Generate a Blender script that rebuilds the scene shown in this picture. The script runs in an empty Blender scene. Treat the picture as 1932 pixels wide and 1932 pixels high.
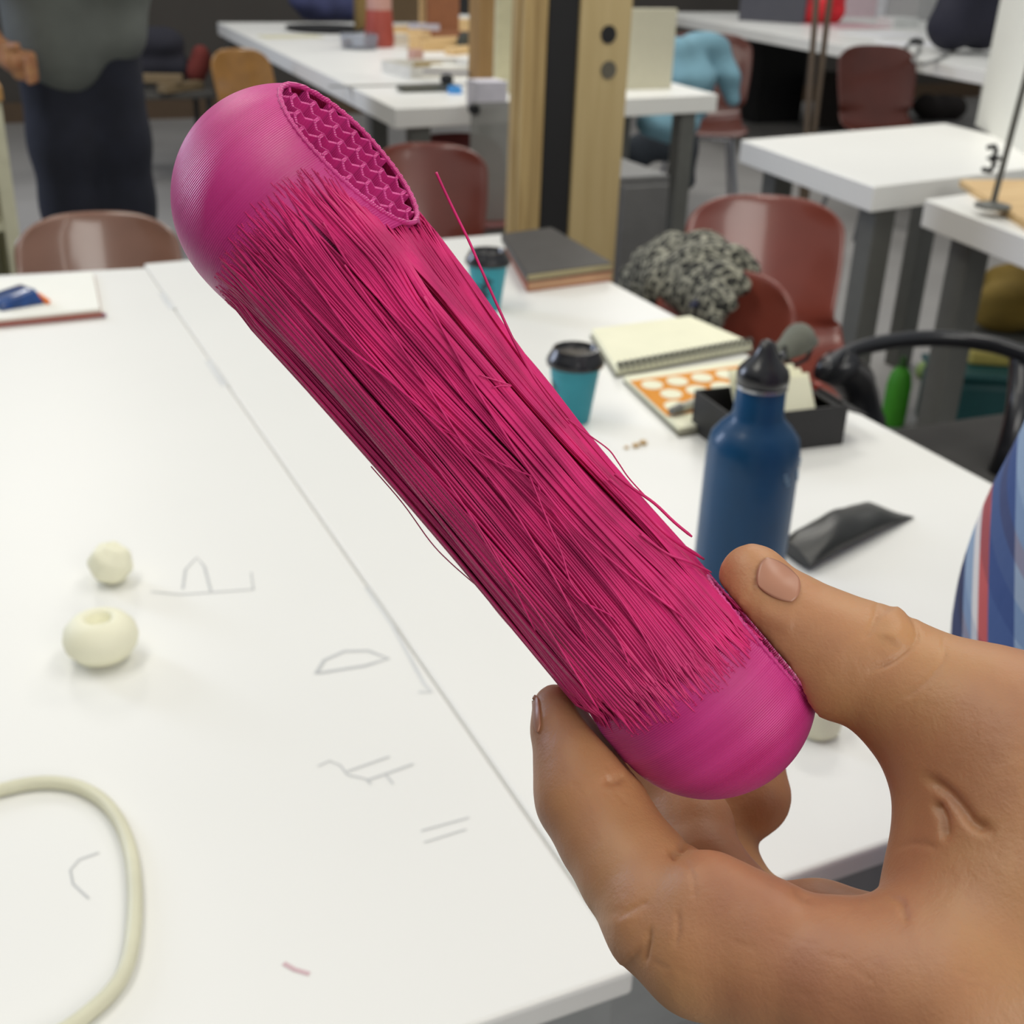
import bpy, math, random
import numpy as np
from mathutils import Vector, Matrix
random.seed(7)
rng = np.random.default_rng(7)
PI = math.pi
sc = bpy.context.scene
COL = sc.collection

# ------------------------------------------------------------------ camera, world, lights, exposure
F = 2293.27                                    # focal length in pixels of a 1932 px frame
R = np.array([[0.90889396, 0.15322998, -0.38785608],
              [-0.41564339, 0.40855655, -0.81260207],
              [0.03394614, 0.89977893, 0.43502361]])
CAM = np.array([0.0, 0.0, 1.24])
TZ = 0.74                                      # table height
cd = bpy.data.cameras.new('camera')
cd.sensor_fit = 'HORIZONTAL'; cd.sensor_width = 36.0
cd.lens = 36.0 * F / 1932
cd.clip_start = 0.01; cd.clip_end = 60
cd.dof.use_dof = True; cd.dof.focus_distance = 0.238; cd.dof.aperture_fstop = cd.lens / 1.45
cam = bpy.data.objects.new('camera', cd); COL.objects.link(cam)
M4 = Matrix([list(R[i]) + [CAM[i]] for i in range(3)] + [[0, 0, 0, 1]])
cam.matrix_world = M4
sc.camera = cam

wd = bpy.data.worlds.new('world'); sc.world = wd; wd.use_nodes = True
bg = wd.node_tree.nodes['Background']
bg.inputs[0].default_value = (0.95, 0.98, 1.0, 1); bg.inputs[1].default_value = 0.40

def area(name, loc, target, sx, sy, power, color):
    l = bpy.data.lights.new(name, 'AREA'); l.shape = 'RECTANGLE'; l.size = sx; l.size_y = sy
    l.energy = power; l.color = color
    o = bpy.data.objects.new(name, l); COL.objects.link(o)
    o.location = loc
    o.rotation_euler = (Vector(target) - Vector(loc)).to_track_quat('-Z', 'Y').to_euler()
    return o
area('ceiling_lamp', (-0.5, 1.3, 2.9), (-0.1, 1.1, 0.7), 1.6, 0.5, 18, (1.0, 0.96, 0.86))
area('ceiling_lamp', (1.3, 0.9, 2.9), (1.1, 1.0, 0.7), 1.6, 0.5, 15, (1.0, 0.96, 0.86))
area('ceiling_lamp', (2.4, 3.6, 3.1), (2.3, 3.5, 0), 1.6, 0.5, 40, (1.0, 0.96, 0.88))
area('ceiling_lamp', (0.2, 5.6, 3.1), (0.8, 5.4, 0), 1.6, 0.5, 22, (1.0, 0.97, 0.9))
area('ceiling_lamp', (3.8, 6.2, 3.1), (4.0, 6.0, 0), 1.6, 0.5, 30, (1.0, 0.97, 0.92))
area('window_and_fill', (-2.6, 5.2, 2.3), (0.4, 1.0, 0.8), 0.8, 1.6, 88, (0.72, 0.80, 1.0))
area('window_and_fill', (0.6, -2.2, 2.3), (0.3, 0.6, 0.9), 2.0, 1.2, 42, (1.0, 0.97, 0.9))  # added fill from behind the camera, no window known there

vs = sc.view_settings
vs.view_transform = 'Standard'; vs.look = 'None'; vs.gamma = 1.0; vs.use_curve_mapping = False
vs.exposure = 0.0

# ------------------------------------------------------------------ helpers
def at(px, py, z=TZ):
    """the point at height z seen at a pixel of the photograph"""
    d = R @ np.array([px - 966, 966 - py, -F]); t = (z - CAM[2]) / d[2]
    return CAM + t * d
def at_y(px, py, y):
    d = R @ np.array([px - 966, 966 - py, -F]); return CAM + d * (y / d[1])
def hold(px, py, d):
    return np.array([(px - 966) / F * d, (966 - py) / F * d, -d])

def srgb(r, g, b):
    f = lambda c: (c / 255 / 12.92) if c / 255 <= 0.04045 else ((c / 255 + 0.055) / 1.055) ** 2.4
    return (f(r), f(g), f(b), 1)

class N:
    """small node-graph builder"""
    def __init__(s, name):
        s.m = bpy.data.materials.new(name); s.m.use_nodes = True
        s.t = s.m.node_tree; s.p = s.t.nodes['Principled BSDF']; s.out = s.t.nodes['Material Output']
    def n(s, kind, **kw):
        nd = s.t.nodes.new(kind)
        for k, v in kw.items():
            if k.startswith('i_'): nd.inputs[int(k[2:])].default_value = v
            else: setattr(nd, k, v)
        return nd
    def l(s, a, b): s.t.links.new(a, b)
    def noise(s, scale, detail=3, co=None, dist=0):
        nd = s.n('ShaderNodeTexNoise'); nd.inputs['Scale'].default_value = scale
        nd.inputs['Detail'].default_value = detail; nd.inputs['Distortion'].default_value = dist
        if co is None: co = s.n('ShaderNodeTexCoord').outputs['Object']
        s.l(co, nd.inputs['Vector']); return nd.outputs['Fac']
    def ramp(s, fac, stops, interp='LINEAR'):
        r = s.n('ShaderNodeValToRGB'); r.color_ramp.interpolation = interp
        e = r.color_ramp.elements
        while len(e) < len(stops): e.new(0.5)
        for i, (p, c) in enumerate(stops): e[i].position = p; e[i].color = c
        s.l(fac, r.inputs[0]); return r.outputs[0]
    def bump(s, h, strength, dist):
        b = s.n('ShaderNodeBump'); b.inputs['Strength'].default_value = strength
        b.inputs['Distance'].default_value = dist
        s.l(h, b.inputs['Height']); s.l(b.outputs[0], s.p.inputs['Normal'])

def mat(name, rgb, rough=0.5, metal=0.0, var=0.06, scale=30, bump=0.0, bscale=200, bdist=0.001, coat=0, sheen=0, spec=0.5):
    g = N(name); c = srgb(*rgb)
    lo = tuple(x * (1 - var) for x in c[:3]) + (1,); hi = tuple(min(1, x * (1 + var)) for x in c[:3]) + (1,)
    g.l(g.ramp(g.noise(scale), [(0.3, lo), (0.7, hi)]), g.p.inputs['Base Color'])
    g.p.inputs['Roughness'].default_value = rough; g.p.inputs['Metallic'].default_value = metal
    g.p.inputs['Coat Weight'].default_value = coat; g.p.inputs['Specular IOR Level'].default_value = spec
    g.p.inputs['Coat Roughness'].default_value = 0.08
    if sheen: g.p.inputs['Sheen Weight'].default_value = sheen
    if bump: g.bump(g.noise(bscale, 4), bump, bdist)
    return g.m

def wood(name, light, dark, scale=6, axis='Z', rough=0.6):
    g = N(name); tc = g.n('ShaderNodeTexCoord'); mp = g.n('ShaderNodeMapping')
    s = [14, 14, 14]; s['XYZ'.index(axis)] = 0.8
    mp.inputs['Scale'].default_value = s
    g.l(tc.outputs['Object'], mp.inputs[0])
    f = g.noise(scale, 5, mp.outputs[0], 0.6)
    g.l(g.ramp(f, [(0.3, srgb(*dark)), (0.65, srgb(*light))]), g.p.inputs['Base Color'])
    g.p.inputs['Roughness'].default_value = rough; g.bump(f, 0.15, 0.001)
    return g.m

class MB:
    def __init__(s): s.v = []; s.f = []
    def add(s, v, f):
        b = len(s.v); s.v += [tuple(map(float, p)) for p in v]; s.f += [tuple(i + b for i in q) for q in f]; return s
    def box(s, c, d, rot=None):
        x, y, z = [q / 2 for q in d]
        v = [Vector((a * x, b * y, e * z)) for e in (-1, 1) for a, b in ((-1, -1), (1, -1), (1, 1), (-1, 1))]
        if rot is not None: v = [rot @ p for p in v]
        v = [p + Vector(c) for p in v]
        return s.add(v, [(3, 2, 1, 0), (4, 5, 6, 7), (0, 1, 5, 4), (1, 2, 6, 5), (2, 3, 7, 6), (3, 0, 4, 7)])
    def prism(s, poly, z0, z1):
        n = len(poly); v = [(p[0], p[1], z0) for p in poly] + [(p[0], p[1], z1) for p in poly]
        return s.add(v, [tuple(range(n))[::-1], tuple(range(n, 2 * n))] + [(i, (i + 1) % n, n + (i + 1) % n, n + i) for i in range(n)])
    def lathe(s, prof, n=32, c=(0, 0, 0)):
        v = []; f = []
        for r, z in prof:
            for k in range(n):
                a = 2 * PI * k / n; v.append((c[0] + r * math.cos(a), c[1] + r * math.sin(a), c[2] + z))
        for j in range(len(prof) - 1):
            for k in range(n):
                k2 = (k + 1) % n; f.append((j * n + k, j * n + k2, (j + 1) * n + k2, (j + 1) * n + k))
        f.append(tuple(range(n))[::-1]); f.append(tuple((len(prof) - 1) * n + k for k in range(n)))
        return s.add(v, f)
    def tube(s, pts, r, n=8, flat=1.0, closed=False):
        P = [Vector(p) for p in pts]; m = len(P); v = []; f = []
        rr = r if hasattr(r, '__len__') else [r] * m
        up = None
        for i in range(m):
            if closed: t = (P[(i + 1) % m] - P[i - 1])
            else: t = P[min(i + 1, m - 1)] - P[max(i - 1, 0)]
            t.normalize()
            if up is None: up = t.orthogonal().normalized()
            up = (up - t * up.dot(t)); up.normalize()
            sd = t.cross(up)
            for k in range(n):
                a = 2 * PI * k / n; v.append(P[i] + (up * math.cos(a) + sd * math.sin(a) * flat) * rr[i])
        for i in range(m if closed else m - 1):
            i2 = (i + 1) % m
            for k in range(n):
                k2 = (k + 1) % n; f.append((i * n + k, i * n + k2, i2 * n + k2, i2 * n + k))
        if not closed: f.append(tuple(range(n))[::-1]); f.append(tuple((m - 1) * n + k for k in range(n)))
        return s.add(v, f)
    def grid(s, rows, closed_u=False):
        """rows of points -> quads"""
        m = len(rows); n = len(rows[0]); v = [p for r in rows for p in r]; f = []
        for i in range(m - 1):
            for k in range(n if closed_u else n - 1):
                k2 = (k + 1) % n; f.append((i * n + k, i * n + k2, (i + 1) * n + k2, (i + 1) * n + k))
        return s.add(v, f)
    def build(s, name, m, parent=None, bevel=0, smooth=None, seg=2, solid=0, sub=0, **props):
        me = bpy.data.meshes.new(name); me.from_pydata(s.v, [], s.f); me.validate(); me.update()
        return link(name, me, m, parent, bevel, smooth, seg, solid, sub, **props)

def link(name, me, m, parent=None, bevel=0, smooth=None, seg=2, solid=0, sub=0, **props):
    if m: me.materials.append(m)
    if smooth is not None:
        me.shade_smooth()
        if smooth < 180: me.set_sharp_from_angle(angle=math.radians(smooth))
    o = bpy.data.objects.new(name, me); COL.objects.link(o)
    if parent: o.parent = parent
    if solid:
        q = o.modifiers.new('thickness', 'SOLIDIFY'); q.thickness = solid; q.offset = 0
    if bevel:
        q = o.modifiers.new('edges', 'BEVEL'); q.width = bevel; q.segments = seg; q.limit_method = 'ANGLE'
    if sub:
        q = o.modifiers.new('round', 'SUBSURF'); q.levels = sub; q.render_levels = sub
    for k, v in props.items(): o[k] = v
    return o
def npmesh(name, v, f):
    """fast mesh from numpy arrays, all faces with the same corner count"""
    me = bpy.data.meshes.new(name); n = f.shape[1]
    me.vertices.add(len(v)); me.vertices.foreach_set('co', np.ascontiguousarray(v, dtype=np.float32).ravel())
    me.loops.add(f.size); me.loops.foreach_set('vertex_index', np.ascontiguousarray(f, dtype=np.int32).ravel())
    me.polygons.add(len(f)); me.polygons.foreach_set('loop_start', np.arange(0, f.size, n, dtype=np.int32))
    me.polygons.foreach_set('loop_total', np.full(len(f), n, dtype=np.int32))
    me.update(calc_edges=True); me.validate(); return me

def thing(name, label, cat, loc=(0, 0, 0), rotz=0, group=None):
    o = bpy.data.objects.new(name, None); COL.objects.link(o); o.empty_display_size = 0.05
    o.location = [float(q) for q in loc]; o.rotation_euler = (0, 0, rotz)
    o['label'] = label; o['category'] = cat
    if group: o['group'] = group
    return o
def tag(o, label, cat, group=None, loc=None):
    o['label'] = label; o['category'] = cat
    if group: o['group'] = group
    if loc is not None: o.location = [float(q) for q in loc]
    return o

# ---- signed-distance modelling (bodies, soft things)
class SDF:
    def __init__(s, lo, hi, h):
        s.h = h; s.lo = np.array(lo, float)
        n = np.ceil((np.array(hi) - s.lo) / h).astype(int) + 1
        ax = [s.lo[i] + h * np.arange(n[i]) for i in range(3)]
        s.X, s.Y, s.Z = [q.astype(np.float32) for q in np.meshgrid(*ax, indexing='ij')]
        s.d = np.full(s.X.shape, 1.0, np.float32)
    def cone(s, a, b, ra, rb):
        a = np.array(a, float); b = np.array(b, float); ba = b - a; L = max(ba @ ba, 1e-12)
        px, py, pz = s.X - a[0], s.Y - a[1], s.Z - a[2]
        t = np.clip((px * ba[0] + py * ba[1] + pz * ba[2]) / L, 0, 1).astype(np.float32)
        return np.sqrt((px - t * ba[0]) ** 2 + (py - t * ba[1]) ** 2 + (pz - t * ba[2]) ** 2) - (ra + t * (rb - ra))
    def chain(s, pts, k):
        """pts: list of (xyz, r)"""
        d = None
        for (a, ra), (b, rb) in zip(pts[:-1], pts[1:]):
            e = s.cone(a, b, ra, rb); d = e if d is None else smin(d, e, k)
        return d
    def ell(s, c, r, rot=None):
        q = [s.X - c[0], s.Y - c[1], s.Z - c[2]]
        if rot is not None:
            m = np.array(rot); q = [m[0][i] * q[0] + m[1][i] * q[1] + m[2][i] * q[2] for i in range(3)]
        k = np.sqrt((q[0] / r[0]) ** 2 + (q[1] / r[1]) ** 2 + (q[2] / r[2]) ** 2)
        return (k - 1) * min(r)
    def sample(s, p):
        q = (np.array(p) - s.lo) / s.h; i = np.floor(q).astype(int)
        i = np.clip(i, 0, np.array(s.d.shape) - 2); t = q - i; v = 0
        for dx in (0, 1):
            for dy in (0, 1):
                for dz in (0, 1):
                    w = (t[0] if dx else 1 - t[0]) * (t[1] if dy else 1 - t[1]) * (t[2] if dz else 1 - t[2])
                    v += w * s.d[i[0] + dx, i[1] + dy, i[2] + dz]
        return v
    def mesh(s):
        """naive surface nets"""
        d = s.d; ins = d < 0
        sl = lambda a, o: a[o[0]:a.shape[0] - 1 + o[0], o[1]:a.shape[1] - 1 + o[1], o[2]:a.shape[2] - 1 + o[2]]
        cs = [(i, j, k) for i in (0, 1) for j in (0, 1) for k in (0, 1)]
        cnt = sum(sl(ins, o).astype(np.int8) for o in cs)
        act = (cnt > 0) & (cnt < 8); idx = np.argwhere(act)
        vid = np.full(act.shape, -1, np.int64); vid[act] = np.arange(len(idx))
        acc = np.zeros((len(idx), 3)); w = np.zeros(len(idx))
        for o in cs:
            for ax in range(3):
                if o[ax]: continue
                o2 = list(o); o2[ax] = 1
                a = d[idx[:, 0] + o[0], idx[:, 1] + o[1], idx[:, 2] + o[2]]
                b = d[idx[:, 0] + o2[0], idx[:, 1] + o2[1], idx[:, 2] + o2[2]]
                m = (a < 0) != (b < 0)
                t = np.where(m, a / np.where(a == b, 1, a - b), 0)
                p = np.tile(np.array(o, float), (len(idx), 1)); p[:, ax] += t
                acc[m] += p[m]; w[m] += 1
        v = (idx + acc / w[:, None]) * s.h + s.lo
        faces = []
        for ax in range(3):
            a = np.take(ins, range(0, ins.shape[ax] - 1), axis=ax); b = np.take(ins, range(1, ins.shape[ax]), axis=ax)
            e = np.argwhere(a != b); sgn = a[tuple(e.T)]
            u, w2 = [(1, 2), (2, 0), (0, 1)][ax]
            ok = (e[:, u] > 0) & (e[:, w2] > 0) & (e[:, u] < ins.shape[u] - 1) & (e[:, w2] < ins.shape[w2] - 1)
            e = e[ok]; sgn = sgn[ok]
            def g(du, dw):
                q = e.copy(); q[:, u] -= du; q[:, w2] -= dw; return vid[tuple(q.T)]
            q = np.stack([g(1, 1), g(0, 1), g(0, 0), g(1, 0)], 1)
            q[~sgn] = q[~sgn][:, ::-1]; faces.append(q)
        return v, np.concatenate(faces)
def smin(a, b, k):
    h = np.clip(0.5 + 0.5 * (b - a) / k, 0, 1); return b * (1 - h) + a * h - k * h * (1 - h)

def soft(name, m, parts, h=0.012, k=0.03, wob=0.0, wl=0.08, parent=None, cut=None, seed=1, **props):
    """soft rounded body from chains [(xyz, r), ...]; parts and result in local coordinates"""
    P = np.array([p for ch in parts for p, r in ch]); rr = max(r for ch in parts for p, r in ch)
    pad = rr + wob + 2 * h
    g = SDF(P.min(0) - pad, P.max(0) + pad, h)
    for ch in parts:
        g.d = smin(g.d, g.chain(ch if len(ch) > 1 else [ch[0], ch[0]], k), k) if g.d.min() < 0.9 else g.chain(ch if len(ch) > 1 else [ch[0], ch[0]], k)
    if wob:
        q = np.random.default_rng(seed); w = 0
        for _ in range(6):
            kx = q.normal(size=3) / wl * 3; w = w + np.sin(g.X * kx[0] + g.Y * kx[1] + g.Z * kx[2] + q.uniform(0, 6.3))
        g.d += (wob * w / 3).astype(np.float32)
    if cut is not None: g.d = np.maximum(g.d, cut - g.Z)
    v, f = g.mesh()
    return link(name, npmesh(name, v, f), m, parent, smooth=180, **props)

# ------------------------------------------------------------------ materials
WHITE = mat('white_laminate', (236, 236, 232), 0.38, var=0.015, scale=3)
EDGE = mat('white_edge', (226, 226, 214), 0.5, var=0.02, scale=5)
LEG = mat('grey_steel', (98, 99, 95), 0.45, 0.0, var=0.05)
DARKLEG = mat('dark_steel', (62, 64, 66), 0.4, 0.3)
CHROME = mat('chrome', (170, 172, 178), 0.2, 1.0)
BROWN = mat('red_brown_shell', (128, 62, 50), 0.28, var=0.12, scale=8, coat=0.4)
TAN = mat('tan_brown_shell', (128, 92, 76), 0.25, var=0.14, scale=7, coat=0.5)
YEL = mat('ochre_shell', (148, 104, 44), 0.3, var=0.1, coat=0.4)
DKBR = mat('dark_brown_shell', (84, 38, 28), 0.35, var=0.12, scale=8, coat=0.2)
BLACK = mat('black_plastic', (26, 26, 30), 0.3, var=0.1, coat=0.3)
MATTB = mat('matt_black', (22, 22, 24), 0.7)
PAPER = mat('paper', (240, 240, 232), 0.8, var=0.01)
CREAM = mat('cream_paper', (244, 242, 214), 0.85, var=0.02)
PLY = wood('pale_plywood', (192, 171, 124), (180, 158, 110), 4, 'Z')
PINE = wood('pine_board', (190, 164, 112), (160, 132, 84), 5, 'Z')
CARD = wood('cardboard', (158, 126, 82), (140, 108, 68), 3, 'Z', 0.9)
BALSA = wood('light_wood', (222, 190, 138), (200, 164, 112), 5, 'X')

# ------------------------------------------------------------------ the setting
gf = N('concrete_floor')
n1 = gf.noise(1.3, 5); n2 = gf.noise(40, 3)
c = gf.ramp(n1, [(0.3, srgb(138, 136, 134)), (0.7, srgb(160, 158, 156))])
gf.l(c, gf.p.inputs['Base Color']); gf.p.inputs['Roughness'].default_value = 0.55; gf.bump(n2, 0.1, 0.002)
MB().add([(-6, -3, 0), (12, -3, 0), (12, 8.6, 0), (-6, 8.6, 0)], [(0, 1, 2, 3)]).build('floor', gf.m, kind='structure', solid=0)
WALLM = mat('dark_grey_wall', (74, 70, 66), 0.8, var=0.05, scale=3)
MB().box((3, 8.66, 1.5), (18, 0.12, 3)).build('wall_back', WALLM, kind='structure')
MB().box((3, 8.585, 0.06), (18, 0.03, 0.12)).build('baseboard_back', mat('brown_skirting', (92, 74, 56), 0.6), kind='structure')

MB().box((-3.3, 2.8, 1.5), (0.12, 11.8, 3)).build('wall_left', WALLM, kind='structure')
MB().box((8.6, 2.8, 1.5), (0.12, 11.8, 3)).build('wall_right', mat('off_white_wall', (190, 188, 182), 0.8, var=0.02), kind='structure')
# column: pine board, black steel, plywood board with two bored holes
cy = 2.36
xs = [at_y(px, 300, cy)[0] for px in (968, 1023, 1077, 1168)]
t = thing('pillar', 'floor to ceiling post of black steel between two pale wooden boards', 'post', ((xs[0] + xs[3]) / 2, cy, 0))
cx = (xs[0] + xs[3]) / 2
def colbox(name, xa, xb, y0, y1, m):
    return MB().box(((xa + xb) / 2 - cx, (y0 + y1) / 2, 1.5), (xb - xa, y1 - y0, 3.0)).build(name, m, t, bevel=0.002)
colbox('wooden_board', xs[0], xs[1], 0.0, 0.03, PINE)
colbox('wooden_board', xs[0] + 0.006, xs[0] + 0.03, -0.018, 0.0, PINE)
colbox('steel_core', xs[1], xs[2], -0.004, 0.10, MATTB)
colbox('plywood_board', xs[2], xs[3], -0.012, 0.05, PLY)
for py, m in ((65, MATTB), (132, mat('grey_hole', (96, 92, 80), 0.8))):
    p = at_y(1148, py, cy - 0.013)
    b = MB(); n = 24
    b.add([(p[0] - cx + 0.018 * math.cos(2 * PI * i / n), p[1] - cy - 0.0015 * (j), p[2] + 0.018 * math.sin(2 * PI * i / n)) for j in (0, 1) for i in range(n)],
          [tuple(range(n)), tuple(range(n, 2 * n))[::-1]] + [(i, (i + 1) % n, n + (i + 1) % n, n + i) for i in range(n)])
    b.build('hole_disc', m, t)  # flat disc, its dark colour standing in for the shade of a hole

# ------------------------------------------------------------------ tables
def table(label, quad, legs=(0, 1, 2, 3), th=0.058, apron=False, group=None, legm=LEG, lw=0.05, top=WHITE, ins=0.05):
    q = [np.array(p[:2]) for p in quad]; c = sum(q) / 4
    t = thing('table', label, 'table', (c[0], c[1], 0), 0, group)
    q = [p - c for p in q]
    MB().prism(q, TZ - th, TZ).build('tabletop', top, t, bevel=0.003)
    if apron:
        for a_, b_ in ((0, 1), (1, 2), (2, 3), (3, 0)):
            A_, B_ = q[a_] - np.sign(q[a_]) * .022, q[b_] - np.sign(q[b_]) * .022; d_ = (B_ - A_); L_ = np.linalg.norm(d_); m_ = (A_ + B_) / 2
            MB().box((m_[0], m_[1], TZ - th - .045), (L_ + .036 * (a_ in (0, 2)), .02, .09), Matrix.Rotation(math.atan2(d_[1], d_[0]), 3, 'Z')).build('apron_rail', mat('light_grey_steel', (150, 153, 153), .5), t, bevel=.002)
    for i in legs:
        p = q[i]; p = p + (-p) / np.linalg.norm(p) * (ins + lw)
        MB().box((p[0], p[1], (TZ - th) / 2), (lw, lw, TZ - th)).build('leg', legm, t, bevel=0.003)
    return t
tl = table('white work table with faint pencil drawings, in front of the balls and cable', [(-0.42, 0.40), (0.2742, 0.40), (0.2742, 1.93), (-0.42, 1.99)], th=.018, apron=True)
tr = table('white work table under the blue bottle, cups and sketchbooks', [(0.2752, 0.425), (0.938, 0.435), (0.938, 1.985), (0.2752, 1.955)], th=.018, apron=True)
b3 = at(745, 205); b4 = at(1355, 178); b2 = at(648, 157); b1 = at(410, 42)
b2r = b4 + (b2 - b3)
table('white table crossing behind the wooden post, holding the upright white board', [b3, b4, b2r, b2 - (b2 - b3) * 0.004], lw=0.06)
b1r = b1 + np.array([1.35, 0.05, 0])
table('far white table behind the post, strewn with wood scraps', [b2 + (0, .006, 0), b2 + (b4 - b3) * .9 + (0, .006, 0), b1r + (.2, 0, 0), b1], lw=0.06, legs=(2, 3))
r1a, r1b, r1c = at(1398, 264), at(1650, 352), at(1835, 330)
dr = (r1c - r1b) / np.linalg.norm(r1c - r1b)
table('white table with its bare corner facing the post, carrying the tall foam board', [r1b, r1b + dr * 0.85, r1a + dr * 0.85, r1a], lw=0.06)
r2a, r2b_ = at(1745, 376), at(1932, 446)
r2n = r2a + (r2b_ - r2a) * 2.6
table('white table at the right edge of the photo under a wooden board', [r2n, r2n + dr * 0.8, r2a + dr * 0.8, r2a], lw=0.06)
r3a, r3b = at(1330, 40), at(1850, 132)
e3 = (r3b - r3a)
table('long white bench along the back right, cluttered with bags and papers', [r3b + e3 * 0.35, r3b + e3 * 0.35 + np.array([2.2, 0.05, 0]), r3a - e3 * 0.3 + np.array([2.2, 0.05, 0]), r3a - e3 * 0.3], legm=DARKLEG, lw=0.06)

# pencil lines drawn on the left table
PENCIL = mat('pencil', (196, 198, 198), 0.9); PENR = mat('red_pencil', (206, 178, 182), 0.9); SMUDGE = mat('grey_smudge', (212, 214, 214), 0.9)
def stroke(pts, w, m, root, name='pencil_line', z=TZ + 0.0004):
    P = [at(*p) for p in pts]; rows = []
    o = np.array(root.location)
    for i, p in enumerate(P):
        tdir = P[min(i + 1, len(P) - 1)] - P[max(i - 1, 0)]; nrm = np.array([-tdir[1], tdir[0], 0]); nrm /= max(np.linalg.norm(nrm), 1e-9)
        rows.append([p + nrm * w / 2 - o + (0, 0, 0.0003), p - nrm * w / 2 - o + (0, 0, 0.0003)])
    MB().grid(rows).build(name, m, root)
for pts, w in [([(285, 1117), (340, 1122), (400, 1118), (480, 1112)], .0018), ([(345, 1112), (350, 1075), (372, 1052), (386, 1070), (398, 1116)], .0022),
               ([(478, 1112), (474, 1080)], .0014), ([(596, 1272), (612, 1246), (650, 1229), (695, 1228), (733, 1243), (690, 1256), (640, 1264), (602, 1270)], .003),
               ([(655, 1456), (735, 1428)], .0016), ([(695, 1472), (780, 1442)], .0018), ([(600, 1446), (622, 1436), (642, 1444), (655, 1462), (690, 1470), (700, 1480)], .0014),
               ([(728, 1462), (742, 1480)], .0014), ([(187, 1609), (150, 1622), (133, 1642), (138, 1668), (168, 1696)], .0014), ([(795, 1568), (885, 1543)], .0012),
               ([(800, 1590), (880, 1565)], .001)]:
    stroke(pts, w, PENCIL, tl)
stroke([(535, 1818), (556, 1830), (584, 1838)], .0028, PENR, tl, 'red_pencil_line')
stroke([(305, 553), (325, 583)], .009, SMUDGE, tl, 'smudge'); stroke([(392, 680), (424, 728)], .008, SMUDGE, tl, 'smudge')
stroke([(690, 1108), (740, 1180), (800, 1290), (814, 1306), (790, 1306)], .003, SMUDGE, tl, 'paper_edge_line')

# ------------------------------------------------------------------ chairs
def chair(label, x, y, rot, m, legm=CHROME, bw=0.36, top=0.78, group='moulded shell chairs', lean=0.08, seat=0.44):
    t = thing('chair', label, 'chair', (x, y, 0), rot, group)
    prof = [(-.20, seat - .005), (-.185, seat + .006), (-.1, seat - .002), (0, seat - .008), (.09, seat), (.14, seat + .02), (.165, seat + .06)]
    nb = 9
    for i in range(1, nb + 1):
        q = i / nb; prof.append((.165 + lean * q, seat + .06 + (top - seat - .06) * q))
    rows = []; m_ = len(prof)
    for i, (yy, zz) in enumerate(prof):
        if i < 7: hw = (0.4 if bw > 0.3 else bw) / 2 * (1 - 0.25 * (1 - min(1, i / 1.5)) ** 2) * (1 - 0.12 * (i / 6))
        else:
            q = (i - 6) / nb; tt = max(0, (q - .80) / .20); hw = bw / 2 * (0.92 + 0.08 * min(1, q * 2)) * (1 - .20 * (1 - math.sqrt(max(0, 1 - tt * tt))))
        row = []
        for k in range(13):
            u = -1 + k / 6
            bow = 0.035 * u * u
            if i < 7: row.append((u * hw, yy, zz + bow * 0.7 * min(1, i / 2)))
            else:
                q = (i - 6) / nb
                row.append((u * hw, yy - bow, zz - max(0, q - .6) * 0.05 * u ** 4))
        rows.append(row)
    MB().grid(rows).build('seat_shell', m, t, solid=0.011, sub=2, smooth=180)
    for sx in (-1, 1):
        MB().tube([(sx * .12, -.14, seat - .02), (sx * .19, -.19, 0.0)], .011).build('leg', legm, t, smooth=60)
        MB().tube([(sx * .12, .1, seat - .015), (sx * .19, .2, 0.0)], .011).build('leg', legm, t, smooth=60)
    MB().tube([(-.12, -.14, seat - .02), (.12, -.14, seat - .02), (.12, .1, seat - .015), (-.12, .1, seat - .015)], .009, closed=True).build('seat_frame', legm, t, smooth=60)
    return t
def chair_at(px, py, top, rot, lean=0.08, **kw):
    """place a chair so that the middle of its backrest's top edge stands where the photo shows it"""
    p = at(px, py, top); d = 0.165 + lean
    x = p[0] + math.sin(rot) * d; y = p[1] - math.cos(rot) * d
    return chair(kw.pop('label'), x, y, rot, kw.pop('m'), top=top, lean=lean, **kw)
chair_at(178, 397, 0.745, -0.1, label='tan brown glossy shell chair at the far end of the left table', m=TAN, bw=0.29)
chair_at(808, 268, 0.74, -0.35, label='red-brown shell chair just left of the wooden post', m=BROWN, bw=0.30)
chair_at(1446, 366, 0.76, -0.5, label='red-brown shell chair with wide bare back, behind the coat', m=BROWN, bw=0.325)
c4 = chair_at(1400, 507, 0.74, -1.05, label='red-brown shell chair under the patterned coat', m=BROWN, bw=0.25)
chair_at(440, 90, 0.78, 0.35, label='ochre shell chair at the corner of the far table', m=YEL, bw=0.27)
chair_at(1650, 84, 0.80, -0.2, label='dark brown shell chair at the long back bench', m=DKBR, bw=0.40)
chair_at(1335, 60, 0.83, -0.5, label='dark brown shell chair under the light blue jacket', m=DKBR, bw=0.42)
chair_at(842, 250, 0.64, 0.1, label='dark red shell chair hidden under the table behind the post', m=mat('dark_red_shell', (96, 34, 30), 0.4), bw=0.34)

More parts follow.
